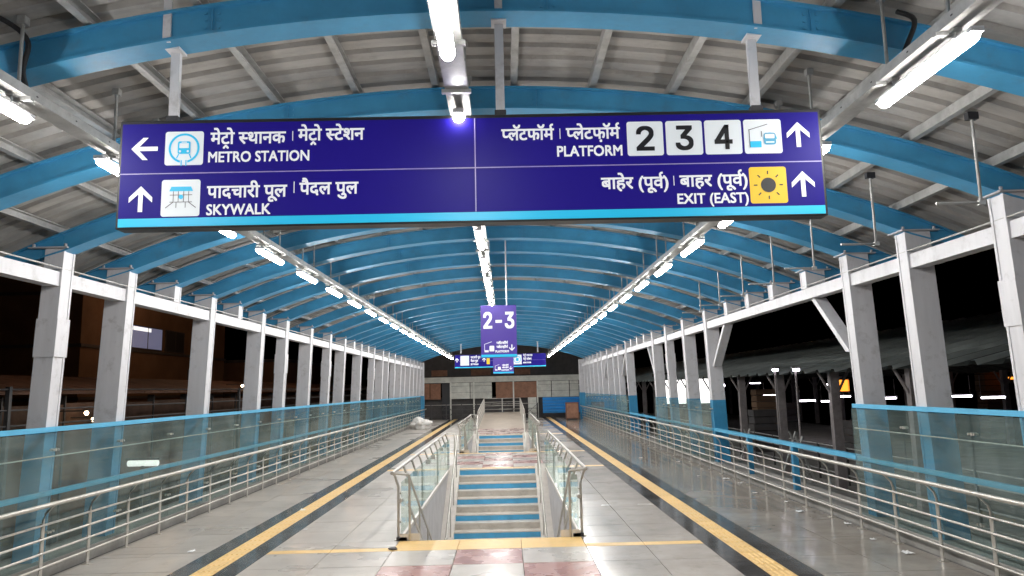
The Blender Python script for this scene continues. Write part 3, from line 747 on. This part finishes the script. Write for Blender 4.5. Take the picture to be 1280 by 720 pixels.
def wide_sign(Y, xl, xr, z0, z1, label, full=True):
    t = thing('overhead_sign', ((xl+xr)/2, Y, z0), label, 'sign')
    W2 = (xr-xl)/2; H = z1-z0; pm = (xr-xl)/890.0; pz = H/134.0
    X = lambda px: (px-593)*pm
    Z = lambda rel: H - rel*pz
    m = MB(); m.box(-W2, W2, .0, .14, 0, H); bevel(m.build('case', 'frame', t), .006, 1)
    m = MB(); m.box(-W2+.022, W2-.022, -.006, -.001, Z(121.5), H-.03); m.build('face', 'navy', t)
    m = MB(); m.box(-W2+.022, W2-.022, -.006, -.001, .014, Z(121.5)-.001); m.build('cyan_band', 'cyan', t)
    m = MB(); m.box(-W2+.022, W2-.022, -.0085, -.0065, Z(67)-.004, Z(67)+.004); m.box(-.004+X(596), .004+X(596), -.009, -.0066, Z(121), H-.03); m.build('divider', 'divider', t)
    for hx in (-2.34, .22, 2.24):
        top = zarc(hx + (xl+xr)/2, .02) - z0
        m = MB(); m.box(hx-.035, hx+.035, .05, .056, H, top); m.box(hx-.035, hx-.029, .056, .09, H, top); m.box(hx+.029, hx+.035, .056, .09, H, top)
        m.box(hx-.045, hx+.045, .03, .10, H, H+.05, 1); m.box(hx-.06, hx+.06, -.02, .12, top-.03, top+.01)
        if full: m.box(hx-.03, hx+.03, -.115, -.10, top-.02, top+.34)
        m.build('hanger', ['white', 'dark'], t)
    y = -.010
    if full:
        L_ = Lines(t)
        put(L_, layout(MS), X(263), X(357), Z(31.5), 14*pz, .63, y, 0, .006); put(L_, layout(MS2), X(373), X(456), Z(29), 14*pz, .63, y, 0, .006)
        put(L_, raw('METRO STATION', True), X(261), X(387), Z(54), 12.5*pz, caph('A'), y, 0, .005)
        put(L_, layout(['पादचारी पूल']), X(261), X(360), Z(98), 14*pz, .63, y, 0, .006); put(L_, layout(['पैदल पुल']), X(376), X(449), Z(96), 14*pz, .63, y, 0, .006)
        put(L_, raw('SKYWALK', True), X(261), X(340), Z(119), 12.5*pz, caph('A'), y, 0, .005)
        put(L_, layout(PLM), X(630), X(696), Z(33.5), 13.5*pz, .63, y, 0, .006); put(L_, layout(PLH), X(712), X(780), Z(33.5), 13.5*pz, .63, y, 0, .006)
        put(L_, raw('PLATFORM', True), X(700), X(782), Z(55), 12.5*pz, caph('A'), y, 0, .005)
        put(L_, layout(['बाहेर '] + PUR), X(754), X(838), Z(96.5), 13.5*pz, .63, y, 0, .006); put(L_, layout(['बाहर '] + PUR), X(853), X(938), Z(95.5), 13.5*pz, .63, y, 0, .006)
        put(L_, raw('EXIT (EAST)', True), X(849), X(938), Z(116.5), 12*pz, caph('A'), y, 0, .005)
        for px, r0, r1 in ((366, 17, 29), (369, 80, 94), (704, 20, 33), (845.5, 82, 94)): (lambda m: (flat(m, [(X(px)-.003, Z(r1)), (X(px)+.003, Z(r1)), (X(px)+.003, Z(r0)), (X(px)-.003, Z(r0))], y, 0), m.build('separator', 'print', t)))(MB())
        A = 33*pm
        for cx, rel, ang in ((180.5, 36, math.pi/2), (178.5, 98, 0), (1007, 33, 0), (1008.5, 95, 0)):
            m = MB(); arrow(m, X(cx), Z(rel), A, ang, y, 0); m.build('arrow', 'print', t)
        def tile(px0, px1, r0, r1, mt): 
            m = MB(); flat(m, rrect(X(px0), X(px1), Z(r1), Z(r0), .02), -.008, 0); m.prism(rrect(X(px0), X(px1), Z(r1), Z(r0), .02), -.0078, -.0061, 0)
            return m.build('pictogram', mt, t)
        # metro
        q = tile(206, 254, 15, 57, 'icon'); m = MB(); cx, cz = X(230), Z(36); R0 = .118
        ring(m, cx, cz, R0-.016, R0, y, 0, -75, 255); flat(m, rrect(cx-.048, cx+.048, cz-.045, cz+.055, .014), y-.001, 0); flat(m, rrect(cx-.036, cx+.036, cz+.0, cz+.04, .006), y-.002, 1)
        disc(m, cx-.03, cz-.025, .009, y-.002, 1, 10); disc(m, cx+.03, cz-.025, .009, y-.002, 1, 10); lineq(m, (cx-.02, cz+.047), (cx+.02, cz+.047), .006, y-.002, 1)
        lineq(m, (cx-.04, cz-.045), (cx-.055, cz-.08), .008, y, 0); lineq(m, (cx+.04, cz-.045), (cx+.055, cz-.08), .008, y, 0); lineq(m, (cx-.018, cz-.14), (cx-.018, cz-.095), .008, y, 0); lineq(m, (cx+.018, cz-.14), (cx+.018, cz-.095), .008, y, 0)
        m.build('symbol', ['cyan', 'icon'], q)
        # skywalk
        q = tile(204, 252, 75, 120, 'icon'); m = MB(); cx, cz = X(228.5), Z(97)
        flat(m, [(cx-.09, cz+.05), (cx+.09, cz+.05), (cx+.075, cz+.085), (cx-.075, cz+.085)], y, 0)
        for dx in (-.058, -.02, .02, .058): lineq(m, (cx+dx, cz+.05), (cx+dx, cz-.035), .004, y, 1)
        for dz in (.02, -.035): lineq(m, (cx-.085, cz+dz), (cx+.085, cz+dz), .004, y-.0005, 1)
        disc(m, cx, cz+.005, .018, y-.001, 0, 12); lineq(m, (cx-.06, cz-.037), (cx-.115, cz-.08), .005, y, 1); lineq(m, (cx+.06, cz-.037), (cx+.115, cz-.08), .005, y, 1)
        lineq(m, (cx-.035, cz-.037), (cx-.035, cz-.08), .004, y, 1); lineq(m, (cx+.035, cz-.037), (cx+.035, cz-.08), .004, y, 1)
        m.build('symbol', ['cyan', 'coldark'], q)
        for d, a, c in (('2', 789, 835), ('3', 838.5, 885), ('4', 888, 935)):
            q = tile(a, c, 13 + (a-789)*.0, 56, 'icon'); m = MB(); cc = (a+c)/2
            put(m, raw(d, True), X(cc-10.5), X(cc+10.5), Z(49), 29*pz, CAPH, y, 0, .012); m.build('numeral', 'printb', q)
        q = tile(938, 986, 13, 56, 'icon'); m = MB(); cx, cz = X(962), Z(35)
        flat(m, [(cx-.105, cz-.085), (cx-.015, cz-.085), (cx-.015, cz-.035), (cx-.105, cz-.035)], y, 0)
        lineq(m, (cx-.105, cz-.085), (cx-.105, cz+.06), .005, y-.0005, 1); lineq(m, (cx-.11, cz+.055), (cx+.04, cz+.10), .005, y-.001, 1)
        ring(m, cx+.055, cz-.02, .045, .053, y, 0, 0, 180, 14); flat(m, rrect(cx+.005, cx+.10, cz-.065, cz+.03, .02), y-.0015, 2); flat(m, rrect(cx+.015, cx+.09, cz-.015, cz+.02, .008), y-.002, 3)
        lineq(m, (cx+.02, cz-.045), (cx+.085, cz-.045), .01, y-.002, 3); lineq(m, (cx-.01, cz+.0), (cx-.01, cz+.045), .006, y, 1)
        m.build('symbol', ['cyan', 'coldark', 'bluel', 'icon'], q)
        q = tile(941, 988, 73, 118, 'sun'); m = MB(); cx, cz = X(964.5), Z(95.5); disc(m, cx, cz, .058, y, 0)
        for k in range(8):
            a = math.radians(45*k); lineq(m, (cx+.085*math.cos(a), cz+.085*math.sin(a)), (cx+.112*math.cos(a), cz+.112*math.sin(a)), .009, y, 0)
        m.build('symbol', 'printb', q)
    else:
        def sq(a, c, r0, r1, mt):
            m = MB(); flat(m, rrect(X(a), X(c), Z(r1), Z(r0), .02), -.009, 0); return m.build('pictogram', mt, t)
        sq(205, 290, 14, 108, 'icon'); sq(460, 490, 14, 100, 'sun'); q = sq(715, 800, 14, 108, 'icon')
        m = MB(); ring(m, X(757), Z(60), .18, .21, y-.001, 0); flat(m, rrect(X(757)-.08, X(757)+.08, Z(60)-.09, Z(60)+.09, .02), y-.001, 0); m.build('symbol', 'cyan', q)
        L_ = Lines(t)
        put(L_, layout(['पादचारी पूल']), X(305), X(400), Z(40), 20*pz, .63, y, 0, .01); put(L_, layout(['पैदल पुल']), X(305), X(375), Z(75), 20*pz, .63, y, 0, .01); put(L_, raw('SKYWALK', True), X(305), X(380), Z(105), 16*pz, caph('A'), y, 0, .01)
        put(L_, layout(MS), X(815), X(905), Z(30), 18*pz, .63, y, 0, .01); put(L_, layout(MS2), X(815), X(895), Z(65), 18*pz, .63, y, 0, .01); put(L_, raw('METRO STATION', True), X(815), X(890), Z(98), 13*pz, caph('A'), y, 0, .01)
        for cx, ang in ((172, 0), (435, 0), (690, 0)):
            m = MB(); arrow(m, X(cx), Z(55), 40*pm, ang, y, 0); m.build('arrow', 'print', t)
    return t
wide_sign(5.36, -2.93, 2.50, 3.36, 4.215, 'large navy overhead sign with cyan band pointing to metro station, platforms and exit')
wide_sign(43.0, -3.0, 2.45, 3.36, 4.18, 'far navy overhead sign behind the two hanging platform signs', False)

def drop_sign(Y, cx, w, h, zb, numtxt, label):
    t = thing('platform_sign', (cx, Y, zb), label, 'sign')
    m = MB(); m.box(-w/2, w/2, 0, .10, 0, h); bevel(m.build('case', 'purple', t), .008, 2)
    u = w/45.0
    m = MB(); m.box(-w/2+.004, w/2-.004, -.006, -.001, .012, 4*u); m.build('cyan_band', 'cyan', t)
    m = MB(); put(m, raw(numtxt, True), -18.5*u, 19*u, h - 28.5*u, 19.5*u, CAPH, -.004, 0, .022); m.build('numeral', 'print', t)
    L_ = Lines(t); put(L_, layout(PLM), -3*u, 11*u, 17*u, 2.6*u, .63, -.004, 0, .006); put(L_, layout(PLH), -3*u, 11*u, 12*u, 2.6*u, .63, -.004, 0, .006); put(L_, raw('PLATFORM', True), -4.5*u, 12*u, 6.5*u, 2.6*u, caph('A'), -.004, 0, .005)
    m = MB(); arrow(m, 16*u, 12*u, 8*u, math.pi, -.004, 0); m.build('arrow', 'print', t)
    m = MB(); lineq(m, (-18*u, 8*u), (-18*u, 17*u), .6*u, -.004, 0); lineq(m, (-18*u, 17*u), (-9*u, 20*u), .6*u, -.0045, 0); flat(m, [(-18*u, 7*u), (-13*u, 7*u), (-13*u, 9.5*u), (-18*u, 9.5*u)], -.005, 0)
    flat(m, rrect(-12*u, -6*u, 8*u, 15*u, u), -.0045, 0); m.build('pictogram', 'print', t)
    for s in (-.22, .22):
        top = zarc(cx+s*w/.7, .30) - zb
        m = MB(); m.tube([(s*w/.7*.75, .05, h), (s*w/.7*.75, .05, top)], .014, 8); m.build('hanger_rod', 'white', t)
drop_sign(14.0, -.11, .70, 1.02, 2.70, '2-3', 'purple hanging platform sign reading 2-3 with cyan base, nearer one')
drop_sign(26.0, -.06, .74, 1.08, 2.64, '4', 'smaller looking purple hanging platform sign, farther one below the first')
COL.objects.unlink(_fo); bpy.data.objects.remove(_fo)

# ------------------------------------------------------------------ far end of the bridge
EY = 52.6
E_ = thing('end_wall', (0, EY, 0), 'patchwork wall of pale shutters and brown boards closing the far end', 'wall')
m = MB(); m.box(-6.2, 5.6, 0, .3, 2.62, 3.02); m.build('lintel', 'panel', E_)
def corr(mb, x0, x1, z0, z1, y, mi=0, step=.16, dp=.05):
    n = max(1, int((z1-z0)/step))
    for k in range(n):
        a = z0 + (z1-z0)*k/n; c = z0 + (z1-z0)*(k+1)/n
        mb.box(x0, x1, y - (dp if k % 2 else .0), y+.02, a, c-.015 if k % 2 else c, mi)
for x0, x1, mt in ((-3.95, -2.6, 'panel'), (-2.55, -1.0, 'panel'), (2.35, 3.3, 'panel'), (3.35, 4.6, 'panel'), (4.65, 5.3, 'panel')):
    m = MB(); corr(m, x0, x1, 1.45, 2.6, .1, step=.2); m.build('shutter', mt, E_)
for x0, x1 in ((-6.5, -5.5), (-5.45, -4.7), (-.7, .55), (.6, 2.25)):
    m = MB(); m.box(x0, x1, .06, .12, 1.45, 2.58); m.build('board', 'brown', E_)
m = MB(); m.box(-4.62, -4.0, .2, .24, 0, 2.6); m.build('door', 'dark', E_)
for x in (-6.55, -3.98, -2.3, .57, 2.3, 5.4):
    m = MB(); m.box(x-.05, x+.05, -.02, .1, 0, 2.62); m.build('post', 'panel', E_)
m = MB(); m.box(-6.6, 5.6, .5, .55, -.03, 1.45); m.build('back_panel', 'coldark', E_)
m = MB(); m.box(1.6, 2.2, -.1, .1, 0, 1.45); m.build('pillar', 'panel', E_)
B_ = MB(); corr(B_, 2.6, 6.0, .35, 1.45, .0, step=.11, dp=.12); fixn(B_.build('blue_sheet_barrier', 'bsheet', None, loc=(0, EY-1.2, 0), label='bright blue corrugated sheet barrier at the far right corner', cat='barrier'))
q = thing('end_railing', (0, EY-.8, 0), 'dark railing with crossed bars standing before the end wall on the left', 'railing')
for h in (.35, .7, 1.05): m = MB(); m.tube([(-6.4, 0, h), (2.3, 0, h)], .02, 6); m.build('rail', 'steel' if h > 1 else 'coldark', q)
for k in range(9):
    x = -6.4 + k*1.08; m = MB(); m.box(x-.03, x+.03, -.03, .03, 0, 1.07); m.build('post', 'coldark', q)
    if k < 8: m = MB(); m.tube([(x, 0, .1), (x+1.08, 0, 1.0)], .013, 5); m.tube([(x, 0, 1.0), (x+1.08, 0, .1)], .013, 5); m.build('cross_bar', 'coldark', q)
m = MB(); m.box(-7, 6.2, 0, .3, 3.02, 6.0); m.build('gable_wall', 'coldark', None, loc=(0, EY+2.5, 0), label='dark wall above the pale lintel beyond the end of the roof', cat='wall')
for i, (x, w) in enumerate(((-5.6, 1.2), (-2.6, 1.5), (.7, 1.2))):
    m = MB(); m.box(x, x+w, -.05, -.001, 3.15, 3.6); m.build('board', 'brown', bpy.data.objects['gable_wall'])
m = MB(); m.box(-.42, .42, -.25, .25, .06, 1.12); m.box(-.39, .39, -.26, -.251, .12, 1.06, 1)
for x in (-.35, .35): m.box(x-.04, x+.04, -.2, .2, 0, .06)
bevel(m.build('cabinet', ['boxb', 'brown'], None, loc=(4.35, 48.0, 0), label='brown upright cabinet standing on the wet floor at the far right', cat='cabinet'), .01, 1)
# last frame: wide end posts, blue below
for s, X in (('left', -5.75), ('right', 5.25)):
    t = thing('end_post', (X, END+.2, 0), 'broad end post on the %s, blue below and pale above' % s, 'post')
    m = MB(); m.box(-.25, .25, -.18, .18, 0, 1.75); m.build('blue_base', 'blue', t); m = MB(); m.box(-.24, .24, -.17, .17, 1.75, 3.98); m.build('shaft', 'white', t)

# sack
bm = bmesh.new(); bmesh.ops.create_icosphere(bm, subdivisions=4, radius=1)
from mathutils import noise
for v in bm.verts:
    n_ = noise.noise(v.co*1.7 + Vector((3, 1, 4)))*.42 + noise.noise(v.co*4.5)*.2 + abs(noise.noise(v.co*8))*.12; v.co *= 1 + n_
    v.co.x *= .52; v.co.y *= .45; v.co.z *= .36; v.co.z += .25
    if v.co.z < 0: v.co.z = 0
for f in bm.faces: f.smooth = True
me = bpy.data.meshes.new('sack'); bm.to_mesh(me); bm.free(); me.materials.append(MT['cloth'])
obj('sack', me, None, (-4.75, 40.5, 0), 'lumpy white sack dumped on the floor by the left railing', 'sack')
# litter on the floor
scr = [(-3.15, 11.6, 'white paper scrap on the dark border left of the stairwell'), (-4.3, 10.2, 'small white scrap beside the left railing foot'), (-3.72, 13.5, 'crumpled white scrap on the black border of left tactile path'),
       (4.4, 17.0, 'crumpled white paper on the wet floor at right, middle distance'), (4.75, 14.2, 'flat white paper scrap at the foot of right railing'), (3.9, 21.5, 'white paper scrap near the yellow path on the far right'),
       (3.6, 38.5, 'white scrap shining on the wet floor near the cabinet'), (4.7, 20.2, 'small white scrap below the middle glass screen')]
for j, (w, wy) in enumerate((('nearest', 9.1), ('second', 9.9), ('third', 11.0), ('fourth', 12.1), ('fifth', 13.1), ('sixth', 15.6), ('seventh', 16.4), ('eighth', 18.3))):
    scr.append((4.86 + .08*(j % 3) - .1*(j % 2), wy, 'wet white scrap at the foot of the right railing, %s from the front' % w))
for i, (x, y_, lab) in enumerate(scr):
    bm = bmesh.new(); bmesh.ops.create_grid(bm, x_segments=5, y_segments=5, size=.03 + .012*(i % 3))
    for v in bm.verts: v.co.z = .012 + .03*abs(noise.noise(v.co*18 + Vector((i, 2, 3)))); v.co.x *= 1 + .5*noise.noise(v.co*9 + Vector((i, 0, 0)))
    bmesh.ops.solidify(bm, geom=bm.faces[:], thickness=.002)
    me = bpy.data.meshes.new('paper_scrap'); bm.to_mesh(me); bm.free(); me.materials.append(MT['paper']); obj('paper_scrap', me, None, (x, y_, 0), lab, 'paper scrap', 'paper scraps on the floor')
for (x, y_, lab) in ((-1.55, 10.05, 'small dark stone lying at the left end of yellow cross strip'), (.95, 8.2, 'small dark pebble on the red floor tiles')):
    bm = bmesh.new(); bmesh.ops.create_icosphere(bm, subdivisions=2, radius=.045)
    for v in bm.verts: v.co *= 1 + .4*noise.noise(v.co*30); v.co.z = max(0, v.co.z*.45 + .015); v.co.x *= 1.5
    me = bpy.data.meshes.new('stone'); bm.to_mesh(me); bm.free(); me.materials.append(MT['coldark']); obj('stone', me, None, (x, y_, 0), lab, 'stone')

# ------------------------------------------------------------------ outside, right: lower walkway and platform shed
t = thing('platform_shed', (16, 30, -1.0), 'dark neighbouring platform shed with corrugated roof seen beyond the right railing', 'shed')
ox, oy, oz = 16, 30, -1.0
k = 0
for j in range(26):
    y0 = 12 + j*3.0
    m = MB()
    for q_ in range(3):
        ya = y0 + q_*1.0; A, B, C_ = (9.0-ox, 2.35-oz), (16.6-ox, 4.20-oz), (24.2-ox, 2.35-oz)
        for (p, q2) in ((A, B), (B, C_)):
            for (u, v_, h0, h1, mi) in ((0, .72, 0, 0, 0), (.72, .78, 0, .09, 1), (.78, .92, .09, .09, 1), (.92, 1.0, .09, 0, 0)):
                m.add([(p[0], ya+u-oy, p[1]+h0), (q2[0], ya+u-oy, q2[1]+h0), (q2[0], ya+v_-oy, q2[1]+h1), (p[0], ya+v_-oy, p[1]+h1)], [(0, 1, 2, 3)], mi)
    m.build('roof_sheet', ['roofd', 'rib'], t)
for j in range(16):
    for X in (9.7, 23.5):
        Y = 13 + j*4.2; zt = 2.45
        m = MB(); m.box(X-.13-ox, X+.13-ox, Y-.1-oy, Y+.1-oy, -1.0-oz, zt-oz)
        for sg in (-1, 1):
            m.tube([(X+sg*.1-ox, Y-oy, zt-.7-oz), (X+sg*.45-ox, Y-oy, zt-.05-oz)], .04, 5)
        m.build('column', 'colgrey', t)
m = MB(); m.box(10.0-ox, 23-ox, 10-oy, 82-oy, -1.2-oz, -1.0-oz); m.build('deck', 'conc', t)
t2 = thing('shed_railing', (10.2, 30, -1.0), 'grey steel railing along the edge of the neighbouring shed', 'railing')
for h in (.3, .55, .8, 1.1): m = MB(); m.tube([(0, -18, h), (0, 40, h)], .022, 6); m.build('rail', 'galv', t2)
for j in range(30): m = MB(); m.box(-.03, .03, -18+j*2-.03, -18+j*2+.03, 0, 1.12); m.build('post', 'coldark', t2)
tubes = [(17.5, 26.0, 1.4), (17.6, 28.0, 1.42), (16.0, 30.5, 1.35), (15.5, 33.5, 1.4), (16.5, 37.0, 1.1), (16.2, 39.0, 1.1), (15.0, 41.0, 1.4), (22, 49, 1.9), (20, 58, 2.1), (8.6, 23.0, 2.5), (8.3, 20.6, 2.45)]
tl = ['nearest', 'second nearest', 'third nearest', 'fourth nearest', 'fifth nearest', 'sixth nearest', 'seventh nearest', 'far', 'farthest', 'high', 'small high']
for (x, y_, z), w in zip(tubes, tl):
    o = thing('tube_lamp', (x, y_, z), '%s glowing tube lamp beyond the right railing, beside the neighbouring shed' % w, 'lamp', 'tube lamps in the neighbouring shed')
    hl = .09 if x < 9 else .42
    m = MB(); m.tube([(-hl, 0, 0), (hl, 0, 0)], .035, 8); m.build('tube', 'lamp2', o); m = MB(); m.box(-hl-.04, hl+.04, -.04, .04, .04, .09); m.build('housing', 'galv', o)
    for sx in ((0,) if x < 9 else (-.4, .4)): m = MB(); m.tube([(sx, .05, .06), (sx, .05, -3.4 if x < 9 else .8)], .03 if x < 9 else .012, 6); m.build('pole' if x < 9 else 'hanger_rod', 'colgrey', o)
# lit shop front windows, signboards, clutter in the shed
o = thing('kiosk', (11.65, 47, 0), 'bright white lit kiosk windows seen between the middle right posts', 'kiosk')
m = MB(); m.box(-1.6, 2.2, .1, 2.6, -1, 2.9); m.build('wall', 'coldark', o)
for i, (a, c) in enumerate(((-1.5, -.78), (-.70, .0), (.08, .78), (.86, 1.56))):
    m = MB(); m.box(a, c, -.01, .09, .9, 2.45); m.build('window', 'win', o)
    m = MB(); m.box(a-.06, a-.01, -.05, .09, .85, 2.5); m.box(a, c, -.05, .09, 2.46, 2.5); m.build('frame', 'coldark', o)
o = thing('display_board', (18.75, 40, 1.55), 'orange glowing display board in the neighbouring shed', 'display board'); m = MB(); m.box(-.24, .24, 0, .2, 0, .62); m.build('screen', 'orange', o); m = MB(); m.box(-.3, .3, .02, .25, .63, .7); m.box(-.3, .3, .02, .25, -.1, -.01); m.build('case', 'dark', o)
o = thing('display_board', (25.6, 36, 2.0), 'orange lit strip above the brick stack far right', 'display board'); m = MB(); m.box(-.4, .4, 0, .2, 0, .12); m.build('screen', 'orange', o); m = MB(); m.box(-.4, .4, .02, .25, -.2, -.01); m.build('case', 'dark', o)
clut = [('notice_board', 17.2, 44, -.2, 1.1, 'dark', 'black notice board standing in the shed'), ('crate_stack', 11.8, 33.5, -1, 1.9, 'coldark', 'tall dark crate stack behind the shed railing'),
        ('kiosk_box', 13.2, 37, -1, 2.8, 'brick', 'tan boarded kiosk standing inside the shed'), ('crate_stack', 14.6, 30, -1, 1.5, 'coldark', 'low dark crate stack between two shed columns'), ('brick_stack', 25.2, 37.5, -1, 3.6, 'brick', 'brown slatted tower at the far right of the shed')]
for nm, x, y_, zb, h, mt, lab in clut:
    o = thing(nm, (x, y_, zb), lab, nm.replace('_', ' '))
    n = max(2, int(h/.28))
    for j in range(n):
        m = MB(); d = random.uniform(-.03, .03); m.box(-.55+d, .55+d, -.4, .4, j*h/n+.012, (j+1)*h/n-.02); m.build('slat', mt, o)
# parked items glimpsed low behind the open bay
for i, (x, y_) in enumerate(((8.2, 20.5), (8.8, 22.5), (8.0, 24.3))):
    o = thing('folded_trestle', (x, y_, -1.0), '%s steel trestle leaning outside the open bay' % ['nearest', 'middle', 'farthest'][i], 'trestle', 'steel trestles outside')
    m = MB(); m.tube([(-.5, 0, 0), (.1, 0, 1.6)], .03, 6); m.tube([(.5, 0, 0), (-.1, 0, 1.6)], .03, 6); m.build('leg', 'galv', o); m = MB(); m.tube([(-.3, 0, .6), (.3, 0, .6)], .025, 6); m.tube([(-.2, 0, 1.0), (.2, 0, 1.0)], .025, 6); m.build('rung', 'galv', o)
m = MB(); m.box(6.0, 10.0, 10, 82, -1.25, -1.02); m.build('lower_deck', 'conc', kind='structure')
# dim warm light in the shed
def warm(x, y_, z, e, col, lab, rad=.12):
    o = thing('lamp_bulb', (x, y_, z), lab, 'lamp', None)
    bm = bmesh.new(); bmesh.ops.create_uvsphere(bm, u_segments=12, v_segments=8, radius=rad); me = bpy.data.meshes.new('bulb'); bm.to_mesh(me); bm.free(); me.materials.append(MT[e]); obj('bulb', me, o)
    m = MB(); m.tube([(0, 0, rad), (0, 0, rad+.25)], .03, 6); m.tube([(0, 0, rad+.25), (-.5, 0, rad+.5), (-1.2, 0, rad+.5)], .02, 6); m.build('arm', 'coldark', o)
warm(13.5, 45, 2.0, 'lamp2', None, 'single white bulb glowing among dark columns to the right')

for i, (x, y_, z) in enumerate(((-14.6, 26, 1.35), (-14.4, 25.2, 1.6), (-14.8, 41, 2.6))):
    o = thing('small_lamp', (x, y_, z), 'tiny warm lamp against the brown wall outside the left screen, %s' % ['lower of the close pair', 'upper of the close pair', 'farther single one'][i], 'lamp')
    bm = bmesh.new(); bmesh.ops.create_uvsphere(bm, u_segments=10, v_segments=6, radius=.07); me = bpy.data.meshes.new('bulb'); bm.to_mesh(me); bm.free(); me.materials.append(MT['orange2']); obj('bulb', me, o)
    m = MB(); m.box(-.9, 0, -.02, .02, .06, .10); m.box(-.08, .08, -.08, .08, .065, .12); m.build('bracket', 'coldark', o)
# ------------------------------------------------------------------ outside, left: buildings
def building(x0, x1, y0, y1, z0, z1, lab, mt='brick', wins=(), face='x'):
    o = thing('building', ((x0+x1)/2, (y0+y1)/2, z0), lab, 'building'); cx, cy = (x0+x1)/2, (y0+y1)/2
    m = MB(); m.box(x0-cx, x1-cx, y0-cy, y1-cy, 0, z1-z0); m.build('wall', mt, o)
    m = MB(); m.box(x0-cx-.2, x1-cx+.2, y0-cy-.2, y1-cy+.2, z1-z0+.001, z1-z0+.25); m.build('parapet', 'coldark', o)
    for zz in range(3, int(z1-z0), 3):
        m = MB(); m.box(x0-cx-.12, x1-cx+.12, y0-cy-.12, y1-cy+.12, zz, zz+.18); m.build('floor_band', 'coldark', o)
    for (ya, yb, za, zb, wm) in wins:
        f = MB(); X = x1-cx
        f.box(X+.001, X+.08, ya-cy-.08, yb-cy+.08, za-z0-.08, zb-z0+.08); w = f.build('window', 'coldark', o)
        f = MB(); f.box(X+.081, X+.09, ya-cy, yb-cy, za-z0, zb-z0); f.build('pane', wm, w)
        f = MB(); f.box(X+.091, X+.11, (ya+yb)/2-cy-.03, (ya+yb)/2-cy+.03, za-z0, zb-z0); f.build('mullion', 'coldark', w)
        if wm == 'winb': f = MB(); f.box(X+.091, X+.10, ya-cy+.05, (ya+yb)/2-cy+.4, zb-z0-.28, zb-z0-.05); f.build('tube', 'dimglow', w)
    return o
building(-34, -24, 41, 62, -7, 9.5, 'brown rendered building beyond the left posts with one lit window', 'brick', [(46.5, 50.5, 5.3, 6.7, 'winb'), (51.2, 54, 5.3, 6.7, 'dark'), (55, 57, 2.5, 4.0, 'dark')])
building(-30, -20, 66, 90, -7, 5.0, 'dim low building farther back on the left', 'brick', [(70, 72, 2, 3.5, 'warmwin'), (78, 80, 2, 3.2, 'dark')])
building(-40, -26, 24, 35, -7, 5.4, 'black unlit building at the far left edge', 'coldark', [(29, 31, 3.5, 4.6, 'dark')])
# long low orange lit platform roof and wall
o = thing('platform_wall', (-15.5, 50, -7), 'long low brown boarded wall under a tiled ledge left of the bridge', 'wall')
for j in range(22):
    y0 = 16 + j*3.2; m = MB(); m.box(-.1, .1, y0-50, y0+3.12-50, 5.2, 8.9 + (.05 if j % 2 else 0)); m.build('board', 'dbrown', o)
    m = MB(); m.box(-.14, .14, y0-50-.06, y0-50+.02, 0, 9.2); m.build('post', 'coldark', o)
for j in range(24):
    y0 = 14 + j*3.0; m = MB(); m.add([(-2.2, y0-50, 9.9), (1.2, y0-50, 9.25), (1.2, y0+2.95-50, 9.25), (-2.2, y0+2.95-50, 9.9), (-2.2, y0-50, 9.98), (1.2, y0-50, 9.33), (1.2, y0+2.95-50, 9.33), (-2.2, y0+2.95-50, 9.98)],
                                      [(0, 1, 2, 3), (7, 6, 5, 4), (1, 5, 6, 2), (0, 4, 5, 1), (3, 2, 6, 7), (0, 3, 7, 4)]); fixn(m.build('roof_sheet', 'dbrown', o))
for i, (x, y_, z) in enumerate(((-12.4, 26, 6.6), (-12.4, 40, 6.8), (-12.6, 56, 7.0), (-19.5, 45, 8.6))):
    warm(x, y_, z, 'sodium', None, '%s warm sodium lamp outside the left glass screen' % ['nearest', 'second', 'third', 'high'][i], .10)
o = thing('far_railing', (-9.5, 30, -1), 'thin grey railing outside the left glass screen', 'railing')
for h in (2.6, 2.9, 3.3): m = MB(); m.tube([(0, -20, h), (0, 35, h)], .02, 5); m.build('rail', 'coldark', o)
for j in range(14): m = MB(); m.box(-.04, .04, -20+j*4-.04, -20+j*4+.04, -6, 3.35); m.build('post', 'coldark', o)
o = thing('tube_lamp', (-8.6, 17.5, .55), 'soft white reflection in the left glass, built as a glowing bar outside', 'lamp'); m = MB(); m.tube([(-.35, 0, 0), (.35, 0, 0)], .07, 8); m.build('tube', 'dimglow', o); m = MB(); m.box(-.4, .4, -.05, .05, .075, .12); m.box(-.03, .03, -.03, .03, -7.5, .055); m.build('housing', 'coldark', o)  # added glowing bar for the soft reflection in the glass, not a lamp
